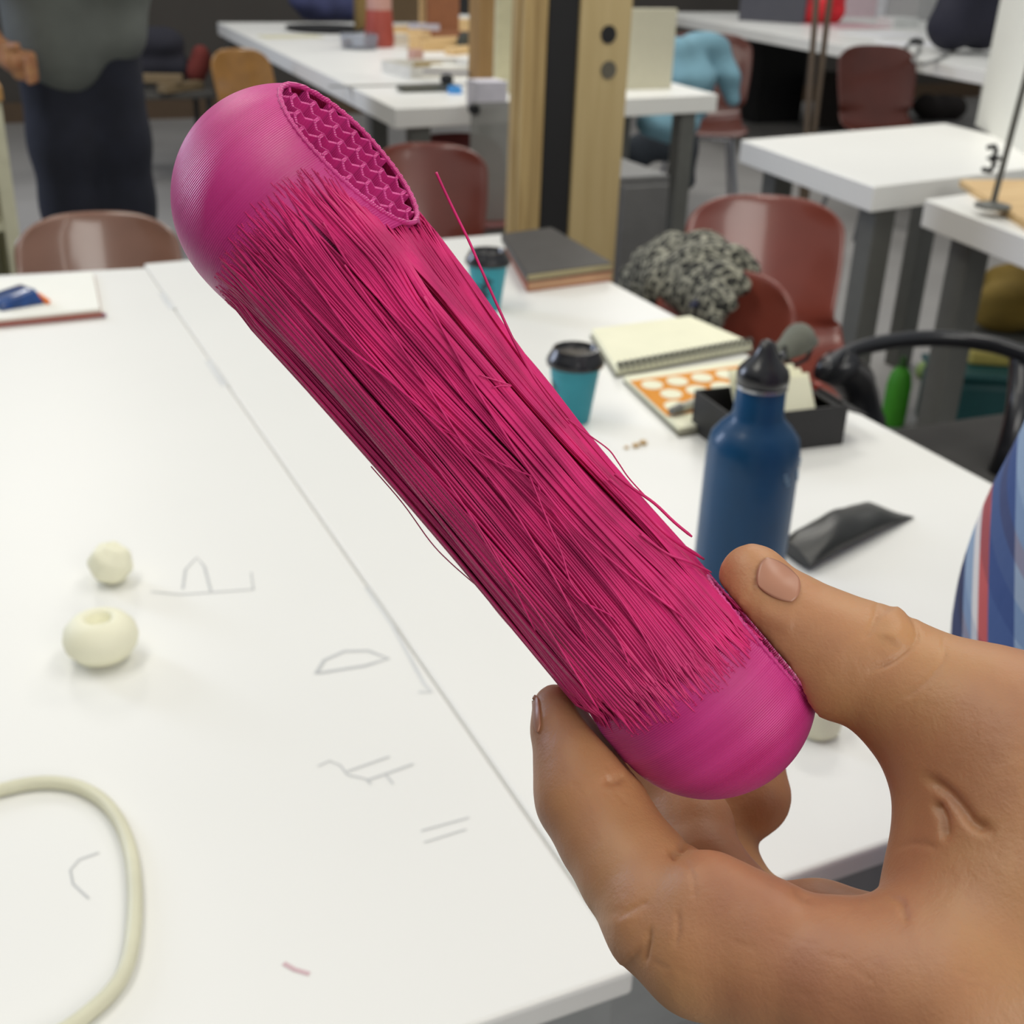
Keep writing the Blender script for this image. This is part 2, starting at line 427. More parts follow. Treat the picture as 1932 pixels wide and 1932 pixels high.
# ------------------------------------------------------------------ things on the near tables
TEAL = mat('teal_card', (44, 148, 164), 0.55, var=0.05, scale=40)
CUPPRINT = mat('dark_print', (32, 62, 74), 0.6)
def cup(label, px, py, s, print_dir, blobs, marks=None):
    p = at(px, py); t = thing('coffee_cup', label, 'cup', p, 0, 'takeaway coffee cups')
    H = 0.064 * s; rb, rt = 0.0185 * s, 0.0268 * s
    MB().lathe([(rb - .001, 0), (rb, .001), (rt, H), (rt - .001, H), (rb - .002, 0.004)], 40).build('paper_cup', TEAL, t, smooth=50)
    l0 = H - .003
    MB().lathe([(rt - .0015, l0), (rt + .003 * s, l0 + .001), (rt + .0038 * s, l0 + .005 * s), (rt + .0015 * s, l0 + .010 * s), (rt - .001 * s, l0 + .014 * s),
                (rt - .003 * s, l0 + .0185 * s), (rt - .0055 * s, l0 + .0188 * s), (rt - .0075 * s, l0 + .0145 * s), (0.001, l0 + .014 * s)], 40).build('lid', BLACK, t, smooth=40)
    # dark printed emblem wrapped on the paper
    b = MB()
    for (a0, z0, ra, rz, irr) in blobs:
        pts = []; c0 = (a0, z0); n = 22
        for i in range(n):
            th = 2 * PI * i / n; k = 1 + irr * math.sin(3 * th + a0 * 9) + irr * .6 * math.sin(5 * th + 1)
            pts.append((print_dir + a0 + ra * k * math.cos(th), z0 + rz * k * math.sin(th)))
        def w(a, z):
            r = rb + (rt - rb) * z / H + 0.00035; return (r * math.cos(a), r * math.sin(a), z)
        v = [w(print_dir + a0, z0)] + [w(a, z) for a, z in pts]
        b.add(v, [(0, 1 + i, 1 + (i + 1) % n) for i in range(n)])
    b.build('printed_emblem', CUPPRINT, t, smooth=180)
    return t
CUPDIR = lambda px, py: math.atan2(-at(px, py)[1], -at(px, py)[0])
cup('teal paper cup with black lid, the nearer one by the blue bottle', 1079, 792, 1.06, CUPDIR(1079, 792) - 1.25, [(0, .036, .42, .014, .15), (.1, .020, .25, .007, .2)])
cup('teal paper cup with black lid beside the dark sketchbooks', 918, 582, 1.06, CUPDIR(918, 582) - 0.2, [(0, .032, .46, .011, .25), (-.25, .021, .40, .009, .3), (.2, .046, .24, .006, .3)])

# blue steel bottle
BLUE = mat('blue_enamel', (6, 68, 110), 0.40, var=0.10, scale=18, coat=0.15, spec=.35)
bp = at(1385, 1128); t = thing('water_bottle', 'tall blue metal water bottle with black loop cap', 'bottle', bp, 0.5)
MB().lathe([(.001, 0), (.034, 0), (.0365, .004), (.0368, .02), (.0368, .126), (.0364, .136), (.0345, .146), (.028, .1545), (.0215, .161), (.0196, .166), (.0190, .186), (.0186, .1865), (.001, .1865)], 64).build('bottle_body', BLUE, t, smooth=60)
MB().lathe([(.0190, .186), (.0200, .1866), (.0200, .1890), (.0190, .1895), (.001, .1895)], 48).build('steel_ring', CHROME, t, smooth=40)
MB().lathe([(.0188, .1895), (.0200, .1902), (.0203, .197), (.0192, .201), (.0150, .206), (.0105, .211), (.0070, .217), (.0045, .223), (.001, .2245)], 48).build('cap', BLACK, t, smooth=60)
MB().tube([(.004 + .0105 * math.cos(a), 0, .208 + .0105 * math.sin(a)) for a in [PI * i / 10 for i in range(-1, 12)]], .0036, 8).build('carry_loop', BLACK, t, smooth=60)
MB().tube([(.0125, -.006, .210), (.0125, -.0095, .211)], .0032, 12).build('loop_pin', CHROME, t, smooth=60)
# chipped paint scratches
sb = MB()
for i in range(5):
    a = -1.9 + i * .42 + random.uniform(-.1, .1); z = .134 + random.uniform(-.010, .004)
    for k in range(3):
        aa = a + k * .05; zz = z - k * .004; r = .0371 if zz < .131 else .0364
        sb.box((r * math.cos(aa), r * math.sin(aa), zz), (.0012, .003 + .002 * (k % 2), .002), Matrix.Rotation(aa, 3, 'Z'))
sb.build('paint_chip', mat('worn_steel', (120, 150, 176), 0.4, 0.4), t)

# black glasses pouch
ca = [at(1470, 1040), at(1528, 1082), at(1725, 978), at(1632, 950)]
cc = sum(ca) / 4; t = thing('glasses_case', 'black leather glasses pouch lying behind the thumb', 'case', cc)
L0, L1, L2, L3 = [p - cc for p in ca]; rows = []
for i in range(17):
    u = i / 16; row = []
    for k in range(24):
        a = 2 * PI * k / 24; vv = .5 + .5 * math.cos(a)
        q = (L0 * (1 - u) + L3 * u) * (1 - vv) + (L1 * (1 - u) + L2 * u) * vv
        tk = .024 * (1 - .9 * u ** 3) * (1 - .4 * (1 - u) ** 6)
        z = tk / 2 + tk / 2 * math.sin(a) * abs(math.sin(a)) ** .1 + .0015 * math.sin(u * 14 + vv * 5) * (math.sin(a) > .3)
        row.append((q[0], q[1], max(0.0004, z)))
    rows.append(row)
b = MB(); b.grid(rows, True); b.add(rows[0], [tuple(range(24))]); b.add(rows[-1], [tuple(range(24))[::-1]])
b.build('leather_pouch', mat('black_leather', (30, 31, 30), 0.38, var=0.2, scale=40, bump=0.3, bscale=300, bdist=0.0005), t, smooth=50)

# closed sketchbooks
q = [at(947, 472), at(988, 552), at(1152, 530), at(1042, 459)]
t1 = thing('sketchbook', 'orange-edged sketchbook at the bottom of the stack beside the far cup', 'book', sum(q) / 4, 0, 'stacked sketchbooks')
o = sum(q) / 4; Q = [p - o for p in q]
def book(root, Q, z0, pages, cover, pg, cth=.0015, ins=.003):
    c = sum(Q) / 4; s = lambda k: [c + (p - c) * k for p in Q]
    MB().prism(s(1), z0, z0 + cth).build('cover', cover, root, bevel=.0005)
    MB().prism(s(.975), z0 + cth, z0 + cth + pages).build('page_block', pg, root)
    MB().prism(s(1), z0 + cth + pages, z0 + 2 * cth + pages).build('cover', cover, root, bevel=.0005)
    MB().prism([Q[0], Q[0] + (Q[1] - Q[0]) * 1, Q[1] + (Q[2] - Q[1]) * .012, Q[0] + (Q[3] - Q[0]) * .012], z0, z0 + 2 * cth + pages).build('spine', cover, root, bevel=.0005)
book(t1, [p * .985 + np.array([.004, -.002, 0]) for p in Q], 0, .013, mat('rust_cover', (150, 74, 48), .6), mat('pinkish_pages', (206, 164, 128), .85))
t2 = thing('sketchbook', 'dark grey sketchbook lying on top of the stack beside the far cup', 'book', o + (0, 0, .0162), .02, 'stacked sketchbooks')
book(t2, Q, 0, .009, mat('charcoal_cover', (70, 68, 66), .6, var=.08), mat('cream_pages', (196, 182, 140), .85))

# open spiral sketchbook: a blank page above the wire, an orange dotted page below it
pa, pb, pc, pdd = at(1116, 636), at(1300, 611), at(1418, 663), at(1163, 712)
o = (pa + pc) / 2; t = thing('spiral_sketchbook', 'open spiral sketchbook with a cream page above and an orange dotted page below', 'book', o)
U = [p - o for p in (pa, pb, pc, pdd)]
MB().prism([p * 1.02 for p in U], 0, .003).build('back_cover', mat('grey_board', (120, 118, 104), .8), t, bevel=.0005)
MB().prism(U, .003, .012).build('blank_page', CREAM, t, bevel=.001)
g0, g1 = at(1176, 722), at(1402, 690); g3, g2 = at(1281, 822), at(1420, 800)
g2 = g1 + (g3 - g0) * 1.0
V = [p - o for p in (g0, g1, g2, g3)]
MB().prism([V[0] * 1.0, V[1], V[2] * 1.01, V[3] * 1.02], 0, .003).build('back_cover', mat('grey_board', (120, 118, 104), .8), t, bevel=.0005)
MB().prism(V, .003, .009).build('margin_page', CREAM, t, bevel=.001)
ORG = mat('orange_print', (226, 146, 32), .7, var=.04)
lerp = lambda u, v, z: (V[0] * (1 - u) + V[1] * u) * (1 - v) + (V[3] * (1 - u) + V[2] * u) * v + np.array([0, 0, z])
MB().add([lerp(0.0, .12, .0096), lerp(1, .12, .0096), lerp(1, .80, .0096), lerp(0, .80, .0096)] + [lerp(0.0, .12, .0090), lerp(1, .12, .0090), lerp(1, .80, .0090), lerp(0, .80, .0090)],
         [(3, 2, 1, 0), (0, 1, 5, 4), (1, 2, 6, 5), (2, 3, 7, 6), (3, 0, 4, 7)]).build('orange_panel', ORG, t)
for r_ in range(3):
    for c_ in range(5):
        u0 = .12 + c_ * .20 + (.06 if r_ % 2 else 0); v0 = .25 + r_ * .205
        if u0 > .97: continue
        b = MB(); n = 18
        b.add([lerp(min(u0 + .078 * math.cos(2 * PI * i / n), 1), v0 + .088 * math.sin(2 * PI * i / n), .0099 + .0003 * j) for j in (0, 1) for i in range(n)],
              [tuple(range(n, 2 * n)), tuple(range(n))[::-1]] + [(i, (i + 1) % n, n + (i + 1) % n, n + i) for i in range(n)])
        b.build('cream_dot', CREAM, t)
for i in range(25):
    u = (i + .5) / 25; c0 = U[3] * (1 - u) + U[2] * u; dd = (V[3] - V[0]); dd = dd / np.linalg.norm(dd)
    pts = [c0 + dd * (.007 * (1 - math.cos(a)) - .008) + np.array([0, 0, .011 + .007 * math.sin(a)]) for a in [PI * k / 7 for k in range(8)]]
    MB().tube(pts, .0019, 6).build('wire_ring', mat('dark_wire', (48, 48, 38), .5) if i == 0 else bpy.data.materials['dark_wire'], t, smooth=180)
stroke_pts = [([(1215, 640), (1240, 636), (1255, 642)], .001), ([(1262, 662), (1275, 668), (1262, 678)], .001), ([(1230, 645), (1236, 655)], .001), ([(1280, 640), (1305, 638)], .001),
              ([(1210, 676), (1240, 672)], .001), ([(1180, 645), (1198, 642)], .001)]
for pts, w in stroke_pts: stroke([(x, y - 8) for x, y in pts], .0016, mat('ink', (150, 150, 134), .9), t, 'pencil_sketch', TZ + .0124)
# marker pen lying on it
p0, p1 = at(1266, 776, TZ + .016), at(1335, 752, TZ + .016)
o = (p0 + p1) / 2; t = thing('marker_pen', 'thick pale grey marker pen lying on the orange dotted page', 'pen', o - (0, 0, .006))
z6 = np.array([0, 0, .006])
MB().tube([p0 * .78 + p1 * .22 - o + z6, p1 - o + z6], .0055, 12).build('barrel', mat('pale_grey_plastic', (190, 190, 176), .5), t, smooth=50)
MB().tube([p0 - o + z6, p0 * .75 + p1 * .25 - o + z6], [.0042, .006], 12).build('pen_cap', mat('mid_grey_plastic', (124, 124, 120), .5), t, smooth=50)

# black open box with cards
k0, k1 = at(1490, 850), at(1588, 838)          # near bottom edge, right part
fr = (k1 - k0) / np.linalg.norm(k1 - k0); pr = np.array([-fr[1], fr[0], 0])
k0 = k1 - fr * .14; w_, d_, h_ = .14, .085, .046
t = thing('open_box', 'black open cardboard box of cards behind the blue bottle', 'box', (k0 + k1) / 2 + pr * d_ / 2, math.atan2(fr[1], fr[0]))
BX = mat('black_card', (38, 37, 38), .6)
MB().box((0, 0, .001), (w_, d_, .002)).build('box_floor', BX, t)
for n_, c_, s_ in (('side_panel', (0, -d_ / 2, h_ / 2), (w_, .002, h_)), ('side_panel', (0, d_ / 2, h_ / 2), (w_, .002, h_)),
                   ('side_panel', (-w_ / 2, 0, h_ / 2), (.002, d_, h_)), ('side_panel', (w_ / 2, 0, h_ / 2), (.002, d_, h_))):
    MB().box(c_, s_).build(n_, BX, t)
MB().box((w_ / 2 + .006, 0, h_ - .008), (.05, d_ * .98, .002), Matrix.Rotation(.35, 3, 'Y')).build('box_flap', BX, t)
rz = math.atan2(fr[1], fr[0]); kc = (k0 + k1) / 2 + pr * d_ / 2
for i in range(9):
    off = Matrix.Rotation(rz, 3, 'Z') @ Vector((.006 + .003 * (i % 3), -.012 + i * .0052, 0))
    o_ = MB().box((0, 0, .034), (.082, .0022, .058), Matrix.Rotation(-.6, 3, 'X')).build('index_card', CREAM, None)
    tag(o_, 'cream card standing in the row inside the black box', 'card', 'cards in the black box', (kc[0] + off[0], kc[1] + off[1], TZ + .0065)); o_.rotation_euler = (0, 0, rz)
off = Matrix.Rotation(rz, 3, 'Z') @ Vector((.072, .02, 0))
tag(MB().lathe([(.001, 0), (.006, 0), (.006, .04), (.004, .046), (.001, .046)], 14).build('glue_stick', mat('dull_red', (150, 50, 36), .4), None, smooth=50), 'small red capped stick in the corner of the black box', 'glue stick', None, (kc[0] + off[0], kc[1] + off[1], TZ + .0025))
# grey felt pouch
p = at(1500, 672, TZ + .05)
soft_root = thing('felt_pouch', 'small grey felt pouch with black edging behind the bottle cap', 'pouch', (p[0], p[1], TZ + .044))
soft('felt_body', mat('grey_felt', (112, 114, 104), .95, var=.12, scale=60, bump=.4, bscale=400), [[((-.018, .0, .014), .013), ((.006, .004, .025), .017), ((.030, .01, .018), .008)]], h=.0025, k=.01, parent=soft_root)
MB().tube([(-.024, -.008, .024), (-.022, -.012, .006), (-.008, -.014, .001), (.012, -.008, .004), (.028, .006, .012)], .0025, 8).build('black_edging', MATTB, soft_root, smooth=180)
# crumbs
for i, (px, py, s) in enumerate(((1182, 846, .003), (1199, 843, .0045), (1213, 838, .005))):
    p = at(px, py)
    tag(MB().lathe([(.0005, 0), (s, s * .2), (s * .7, s * .8), (.0005, s)], 7).build('wood_crumb', BALSA, None), 'tiny wood crumb on the table between near cup and bottle', 'crumb', 'wood crumbs', p)

# white balls, ring, bead
CRM = mat('cream_plaster', (240, 238, 212), 0.6, var=0.02, bump=.2, bscale=150)
p = at(213, 1096); rad = .0175
rows = []
for j in range(25):
    th = PI * j / 24; row = []
    for k in range(36):
        ph = 2 * PI * k / 36; d = np.array([math.sin(th) * math.cos(ph), math.sin(th) * math.sin(ph), math.cos(th)])
        r = rad * (1 + .035 * math.sin(5 * ph + 4 * th) * math.sin(th) + .03 * math.sin(7 * th - 3 * ph))
        row.append(tuple(d * r + np.array([0, 0, rad * .97])))
    rows.append(row)
tag(MB().grid(rows, True).build('carved_ball', CRM, None, smooth=180), 'small cream faceted ball behind the dimpled one', 'ball', None, p)
p = at(195, 1240)
tag(MB().lathe([(.001, .0002), (.012, .0), (.020, .004), (.0258, .012), (.0270, .018), (.0255, .025), (.020, .0315), (.014, .0345), (.0105, .0345), (.0088, .032), (.0082, .026), (.001, .025)], 48).build('dimpled_ball', CRM, None, smooth=180),
    'squat cream ball with a round hole in its top', 'ball', None, p)
p = at(1540, 1378); t = tag(MB().lathe([(.001, 0), (.0125, 0), (.0155, .003), (.0165, .010), (.0160, .02), (.0135, .0262), (.009, .028), (.001, .028)], 40).build('cream_bead', CRM, None, smooth=180),
    'cream plaster knob half hidden behind the pink bulb and thumb', 'knob', None, p)

# cable loop
P = [(-560, 1800), (-400, 1640), (-220, 1550), (-60, 1502), (0, 1490), (50, 1479), (100, 1476), (150, 1485), (195, 1512), (228, 1556), (247, 1610), (254, 1670), (254, 1730), (247, 1790), (232, 1838), (205, 1876), (170, 1908), (130, 1938), (80, 1965), (0, 2000)]
pts = [at(x, y, TZ + .0042) for x, y in P]; o = pts[6].copy(); o[2] = TZ
def spline(pts, n=6):
    P = [np.array(p, float) for p in pts]; P = [2 * P[0] - P[1]] + P + [2 * P[-1] - P[-2]]; out = []
    for i in range(1, len(P) - 2):
        for k in range(n):
            t_ = k / n; a, b_, c_, d_ = P[i - 1:i + 3]
            out.append(.5 * ((2 * b_) + (c_ - a) * t_ + (2 * a - 5 * b_ + 4 * c_ - d_) * t_ ** 2 + (3 * b_ - a - 3 * c_ + d_) * t_ ** 3))
    return out + [P[-2]]
arch = [p - o for p in pts]
for i, z in ((13, .004), (14, .01), (15, .017), (16, .024), (17, .032), (18, .04), (19, .05)): arch[i] = arch[i] + (0, 0, 0)
tag(MB().tube(spline(arch), .0042, 10).build('cable_loop', mat('cream_cable', (216, 214, 188), .45), None, smooth=180), 'thick cream cable looping over the left table', 'cable', None, o)

# left: writing pad, blue pouch, pencil
n0, n1, n2, n3 = at(-60, 616), at(192, 590), at(178, 520), at(-60, 540)
o = sum([n0, n1, n2, n3]) / 4; t = thing('writing_pad', 'white writing pad at the far left of the left table', 'pad', o)
Q = [p - o for p in (n0, n1, n2, n3)]
MB().prism(Q, 0, .0014).build('backing_board', mat('brown_board', (150, 104, 84), .7), t)
MB().prism([p * .985 for p in Q], .0014, .006).build('page_block', PAPER, t, bevel=.0006)
e0, e1 = at(-40, 617, TZ + .004), at(200, 594, TZ + .004); o = (e0 + e1) / 2; o[2] = TZ
t = thing('pencil', 'red-brown pencil lying along the edge of the writing pad', 'pencil', o)
MB().tube([e0 - o, e1 * .97 + e0 * .03 - o], .0036, 6).build('pencil_barrel', mat('red_brown_paint', (140, 72, 62), .4), t)
MB().tube([e1 * .97 + e0 * .03 - o, e1 - o], [.0036, .003], 6).build('pencil_end', mat('plum_paint', (120, 50, 90), .5), t)
p = at(28, 572, TZ + .006)
t = thing('pencil_pouch', 'shiny blue pouch with orange edge lying on the writing pad', 'pouch', (p[0], p[1], TZ + .0062), .35)
MB().add(*(lambda: ([(-.035 + .003, -.028, 0), (.030, -.03, 0), (.026, .03, 0), (-.035, .028, 0), (-.03, -.024, .012), (.022, -.022, .022), (.02, .02, .020), (-.03, .02, .012)], [(3, 2, 1, 0), (4, 5, 6, 7), (0, 1, 5, 4), (1, 2, 6, 5), (2, 3, 7, 6), (3, 0, 4, 7)]))()).build('pouch_body', mat('glossy_blue_vinyl', (24, 64, 124), .2, var=.3, scale=60, coat=.6, bump=.3, bscale=60, bdist=.002), t, bevel=.003, smooth=180)
MB().tube([(.032, -.034, .004), (.034, 0, .006), (.028, .034, .004)], .0035, 8, 1).build('orange_trim', mat('orange_trim', (236, 124, 44), .5), t, smooth=180)

# ------------------------------------------------------------------ coat on the chair
gc = N('mottled_knit'); tc = gc.n('ShaderNodeTexCoord')
vo = gc.n('ShaderNodeTexVoronoi'); vo.inputs['Scale'].default_value = 105; gc.l(tc.outputs['Object'], vo.inputs['Vector'])
nz = gc.noise(70, 4)
mx = gc.n('ShaderNodeMath', operation='MULTIPLY_ADD'); gc.l(vo.outputs['Distance'], mx.inputs[0]); mx.inputs[1].default_value = .75; gc.l(nz, mx.inputs[2])
gc.l(gc.ramp(mx.outputs[0], [(.66, srgb(20, 20, 18)), (.86, srgb(62, 62, 56)), (1.0, srgb(150, 148, 132))]), gc.p.inputs['Base Color'])
gc.p.inputs['Roughness'].default_value = .95; gc.bump(mx.outputs[0], .6, .004)
p0, p1, p2, p3 = at(1215, 500, .70), at(1400, 500, .735), at(1340, 610, .72), at(1190, 520, .62)
o = at(1330, 560, .62); o[2] = 0.0
t = thing('patterned_coat', 'black and cream mottled knitted coat slung over the chair back', 'coat', o)
C_ = lambda px, py, z, r: (at(px, py, z) - o, r)
rows_ = [[C_(1222, 492, .68, .030), C_(1268, 478, .72, .034), C_(1330, 480, .735, .034), C_(1385, 500, .74, .026), C_(1420, 506, .74, .014)],
         [C_(1194, 528, .65, .030), C_(1262, 512, .70, .040), C_(1325, 515, .72, .038), C_(1372, 528, .73, .026), C_(1402, 536, .73, .014)],
         [C_(1206, 552, .62, .034), C_(1238, 552, .66, .036), C_(1265, 548, .68, .040), C_(1320, 552, .70, .034), C_(1352, 568, .71, .022), C_(1378, 574, .715, .012)],
         [C_(1250, 585, .60, .03), C_(1300, 590, .64, .03), C_(1336, 600, .68, .020), C_(1350, 612, .69, .010)]]
cols_ = [[rows_[0][1], rows_[1][1], rows_[2][1], (rows_[2][1][0] - (0, 0, .2), .04), (rows_[2][1][0] - (0, 0, .45), .045)], [rows_[0][2], rows_[1][2], rows_[2][2], (rows_[2][2][0] - (0, 0, .25), .045), (rows_[2][2][0] - (0, 0, .5), .04)]]
soft('coat_body', gc.m, rows_ + cols_, h=.007, k=.022, wob=.0035, wl=.035, parent=t)
MB().tube([at(1308, 572, .74) - o, at(1316, 578, .735) - o], [.008, .004], 8).build('coat_label', mat('navy_tag', (34, 36, 60), .7), t, smooth=60)

# ------------------------------------------------------------------ office chair at the right
OB = mat('office_black', (24, 25, 30), .32, var=.1, coat=.3)
p = at(1760, 700, .62); t = thing('office_chair', 'black swivel office chair with looped armrest beside the right table', 'office chair', (p[0] + .18, p[1] - .12, 0))
o = np.array(t.location)
lp = lambda px, py, z: at(px, py, z) - o
arm = [(1551, 700, .66), (1585, 672, .665), (1640, 652, .67), (1720, 640, .672), (1800, 640, .672), (1880, 652, .67), (1945, 674, .665)]
MB().tube(spline([lp(*a) for a in arm], 4), .0115, 10, 1.5).build('armrest', OB, t, smooth=180)
MB().tube(spline([lp(1575, 690, .655), lp(1612, 720, .60), lp(1628, 775, .54), lp(1640, 850, .47)], 4), [.024] * 5 + [.022] * 4 + [.024] * 4, 10, 1.4).build('arm_post', OB, t, smooth=180)
MB().tube(spline([lp(1930, 672, .655), lp(1925, 760, .60), lp(1905, 850, .53), lp(1880, 900, .47)], 4), .019, 10, 1.4).build('arm_post', OB, t, smooth=180)
sp = lp(1790, 905, .45)
soft('seat_cushion', mat('dark_fabric', (52, 51, 50), .95, bump=.3), [[((sp[0] - .12, sp[1] - .12, .43), .055), ((sp[0] + .25, sp[1] - .12, .43), .055)], [((sp[0] - .12, sp[1] + .12, .43), .055), ((sp[0] + .25, sp[1] + .12, .43), .055)], [((sp[0], sp[1], .42), .06), ((sp[0] + .15, sp[1], .42), .06)]], h=.012, k=.12, parent=t)
sc_ = (sp[0] + .06, sp[1])
MB().tube([(sc_[0], sc_[1], .10), (sc_[0], sc_[1], .39)], .025, 12).build('gas_column', OB, t, smooth=60)
for i in range(5):
    a = 2 * PI * i / 5 + .3; e = (sc_[0] + .26 * math.cos(a), sc_[1] + .26 * math.sin(a))
    MB().tube([(sc_[0], sc_[1], .11), (e[0], e[1], .07)], [.026, .016], 8).build('base_arm', OB, t, smooth=60)
    MB().lathe([(.002, -.012), (.026, -.012), (.028, 0), (.026, .012), (.002, .012)], 16, (e[0], e[1], .03)).build('caster', OB, t, smooth=40)
    
# things beyond the office chair
SEATY = mat('mustard_cloth', (140, 116, 48), .9, var=.15, scale=20, bump=.3, bscale=60)
def blob(name, label, cat, px, py, z, chains, m, base=0.0, group=None, **kw):
    p = at(px, py, z); o = thing(name, label, cat, (p[0], p[1], base), kw.pop('rot', 0), group)
    soft(kw.pop('part', 'fabric'), m, chains, parent=o, **kw); return o
p = at(1900, 600, .45)
st = thing('stool', 'low grey stool holding the mustard cloth at the right edge', 'stool', (p[0] + .03, p[1], 0))
MB().lathe([(.001, .40), (.15, .40), (.155, .41), (.155, .42), (.15, .43), (.001, .43)], 32).build('stool_top', LEG, st, smooth=40)
for i in range(3):
    a = 2 * PI * i / 3 + .4; MB().tube([(.1 * math.cos(a), .1 * math.sin(a), .40), (.15 * math.cos(a), .15 * math.sin(a), 0)], .012).build('leg', LEG, st, smooth=60)
blob('mustard_cloth', 'mustard yellow cloth crumpled on the stool at the right edge', 'cloth', 1915, 600, .45, [[((-.07, 0, .05), .05), ((.07, .0, .07), .06)], [((0, .05, .07), .06), ((.1, .02, .09), .05)], [((-.04, -.03, .045), .045), ((.06, -.05, .045), .045)]], SEATY, base=.43, h=.009, k=.03, wob=.008)
p = at(1850, 745, .12)
t = thing('storage_bin', 'dark teal plastic bin seen through the armrest loop', 'bin', (p[0], p[1], 0), -.5)
MB().box((0, 0, .10), (.30, .17, .18)).build('bin_body', mat('dark_teal', (16, 78, 80), .5), t, bevel=.03, seg=4, smooth=40)
MB().box((0, 0, .195), (.31, .18, .016)).build('bin_lid', mat('dark_teal_lid', (22, 84, 84), .5), t, bevel=.006)
tag(MB().box((0, 0, .02), (.15, .08, .04)).build('sponge', mat('straw_yellow', (190, 176, 96), .8), None, bevel=.012, seg=3), 'straw yellow block lying on the dark teal bin', 'block', None, (p[0] + .04, p[1] + .02, .203)).rotation_euler = (0, 0, -.5)
p = at(1683, 800, .0)
t = thing('squeeze_bottle', 'bright green squeeze bottle on the floor, seen through the armrest loop', 'bottle', p)
MB().lathe([(.001, 0), (.030, 0), (.034, .01), (.034, .12), (.028, .15), (.014, .17), (.001, .172)], 24).build('bottle_body', mat('bright_green', (64, 150, 26), .6), t, smooth=60)
MB().lathe([(.001, .172), (.012, .172), (.008, .20), (.001, .202)], 16).build('nozzle', mat('dark_green_cap', (44, 84, 24), .6), t, smooth=60)
p = at(1742, 712, .0); tag(MB().lathe([(.001, .0), (.02, .0), (.03, .02), (.02, .045), (.001, .05)], 16).build('ball_of_tape', mat('pale_green', (160, 190, 120), .8), None, smooth=180), 'small pale green lump on the floor beside the dark teal bin', 'lump', None, p)

# ------------------------------------------------------------------ items on and around the back tables
def up(name, label, cat, px, py, w, d, h, m, rot=0, z=TZ, part=None, lean=0, group=None, bevel=.002):
    """an upright box-like thing whose base centre is seen at a pixel"""
    p = at(px, py, z); b = MB().box((0, 0, h / 2), (w, d, h))
    o = b.build(name, m, None, bevel=bevel); tag(o, label, cat, group, p); o.rotation_euler = (lean, 0, rot); return o
up('foam_board', 'cream foam board standing on the table right of the post', 'board', 1210, 168, .235, .02, float(at_y(1210, 16, at(1210, 168)[1])[2]) - TZ, mat('cream_board', (198, 194, 172), .7, var=.02), 0.05)
up('cardboard_tube', 'brown square cardboard tube standing just left of the post', 'tube', 907, 160, .065, .065, .75, CARD, .2)
up('white_box', 'small lilac-white paper box at the foot of the cardboard tube', 'box', 918, 200, .10, .08, .075, mat('lilac_paper', (206, 204, 214), .7), .05)
up('pale_plank', 'pale painted plank standing between cardboard tube and post', 'plank', 950, 175, .07, .02, .8, mat('pale_cream_paint', (196, 190, 156), .6), 0)
# clouded plastic sheet hanging in front of the table
gs = N('clouded_plastic'); gs.p.inputs['Base Color'].default_value = srgb(150, 150, 146); gs.p.inputs['Roughness'].default_value = .5
tr_ = gs.n('ShaderNodeBsdfTransparent'); ms = gs.n('ShaderNodeMixShader'); ms.inputs[0].default_value = .62
gs.l(gs.ramp(gs.noise(4, 2), [(.2, srgb(146, 146, 142)), (.8, srgb(156, 156, 150))]), gs.p.inputs['Base Color'])
gs.l(tr_.outputs[0], ms.inputs[1]); gs.l(gs.p.outputs[0], ms.inputs[2]); gs.l(ms.outputs[0], gs.out.inputs['Surface'])
ys = 3.30; q0, q1 = at_y(888, 235, ys), at_y(966, 235, ys)
t = thing('plastic_sheet', 'clouded grey plastic sheet hanging from the table edge left of the post', 'sheet', ((q0[0] + q1[0]) / 2, ys, 0))
MB().box((0, 0, (q0[2] + .06) / 2), (q1[0] - q0[0], .004, q0[2] + .06)).build('sheet_panel', gs.m, t)
p = at_y(897, 207, ys - .01)
MB().tube([(p[0] - t.location[0], -.012, p[2]), (p[0] - t.location[0], .012, p[2])], .014, 14).build('sheet_clip', MATTB, t, smooth=40)
ga, gb = at_y(1166, 400, 2.95), at_y(1258, 400, 2.95); gh = float(at_y(1210, 332, 2.95)[2])
t = thing('grey_cabinet', 'low grey metal cabinet under the table right of the post', 'cabinet', ((ga[0] + gb[0]) / 2, 3.12, 0)); gw_ = gb[0] - ga[0]
GCAB = mat('grey_cabinet_paint', (106, 106, 106), .5)
MB().box((0, 0, gh / 2), (gw_, .34, gh)).build('cabinet_body', GCAB, t, bevel=.005)
MB().box((0, -.176, gh / 2), (gw_ * .92, .012, gh * .92)).build('cabinet_door', GCAB, t, bevel=.003)
up('wooden_block', 'ochre wooden block on the floor beside the grey cabinet', 'block', 1272, 520, .05, .05, .20, mat('ochre_wood', (132, 100, 60), .7), .1, 0.0)

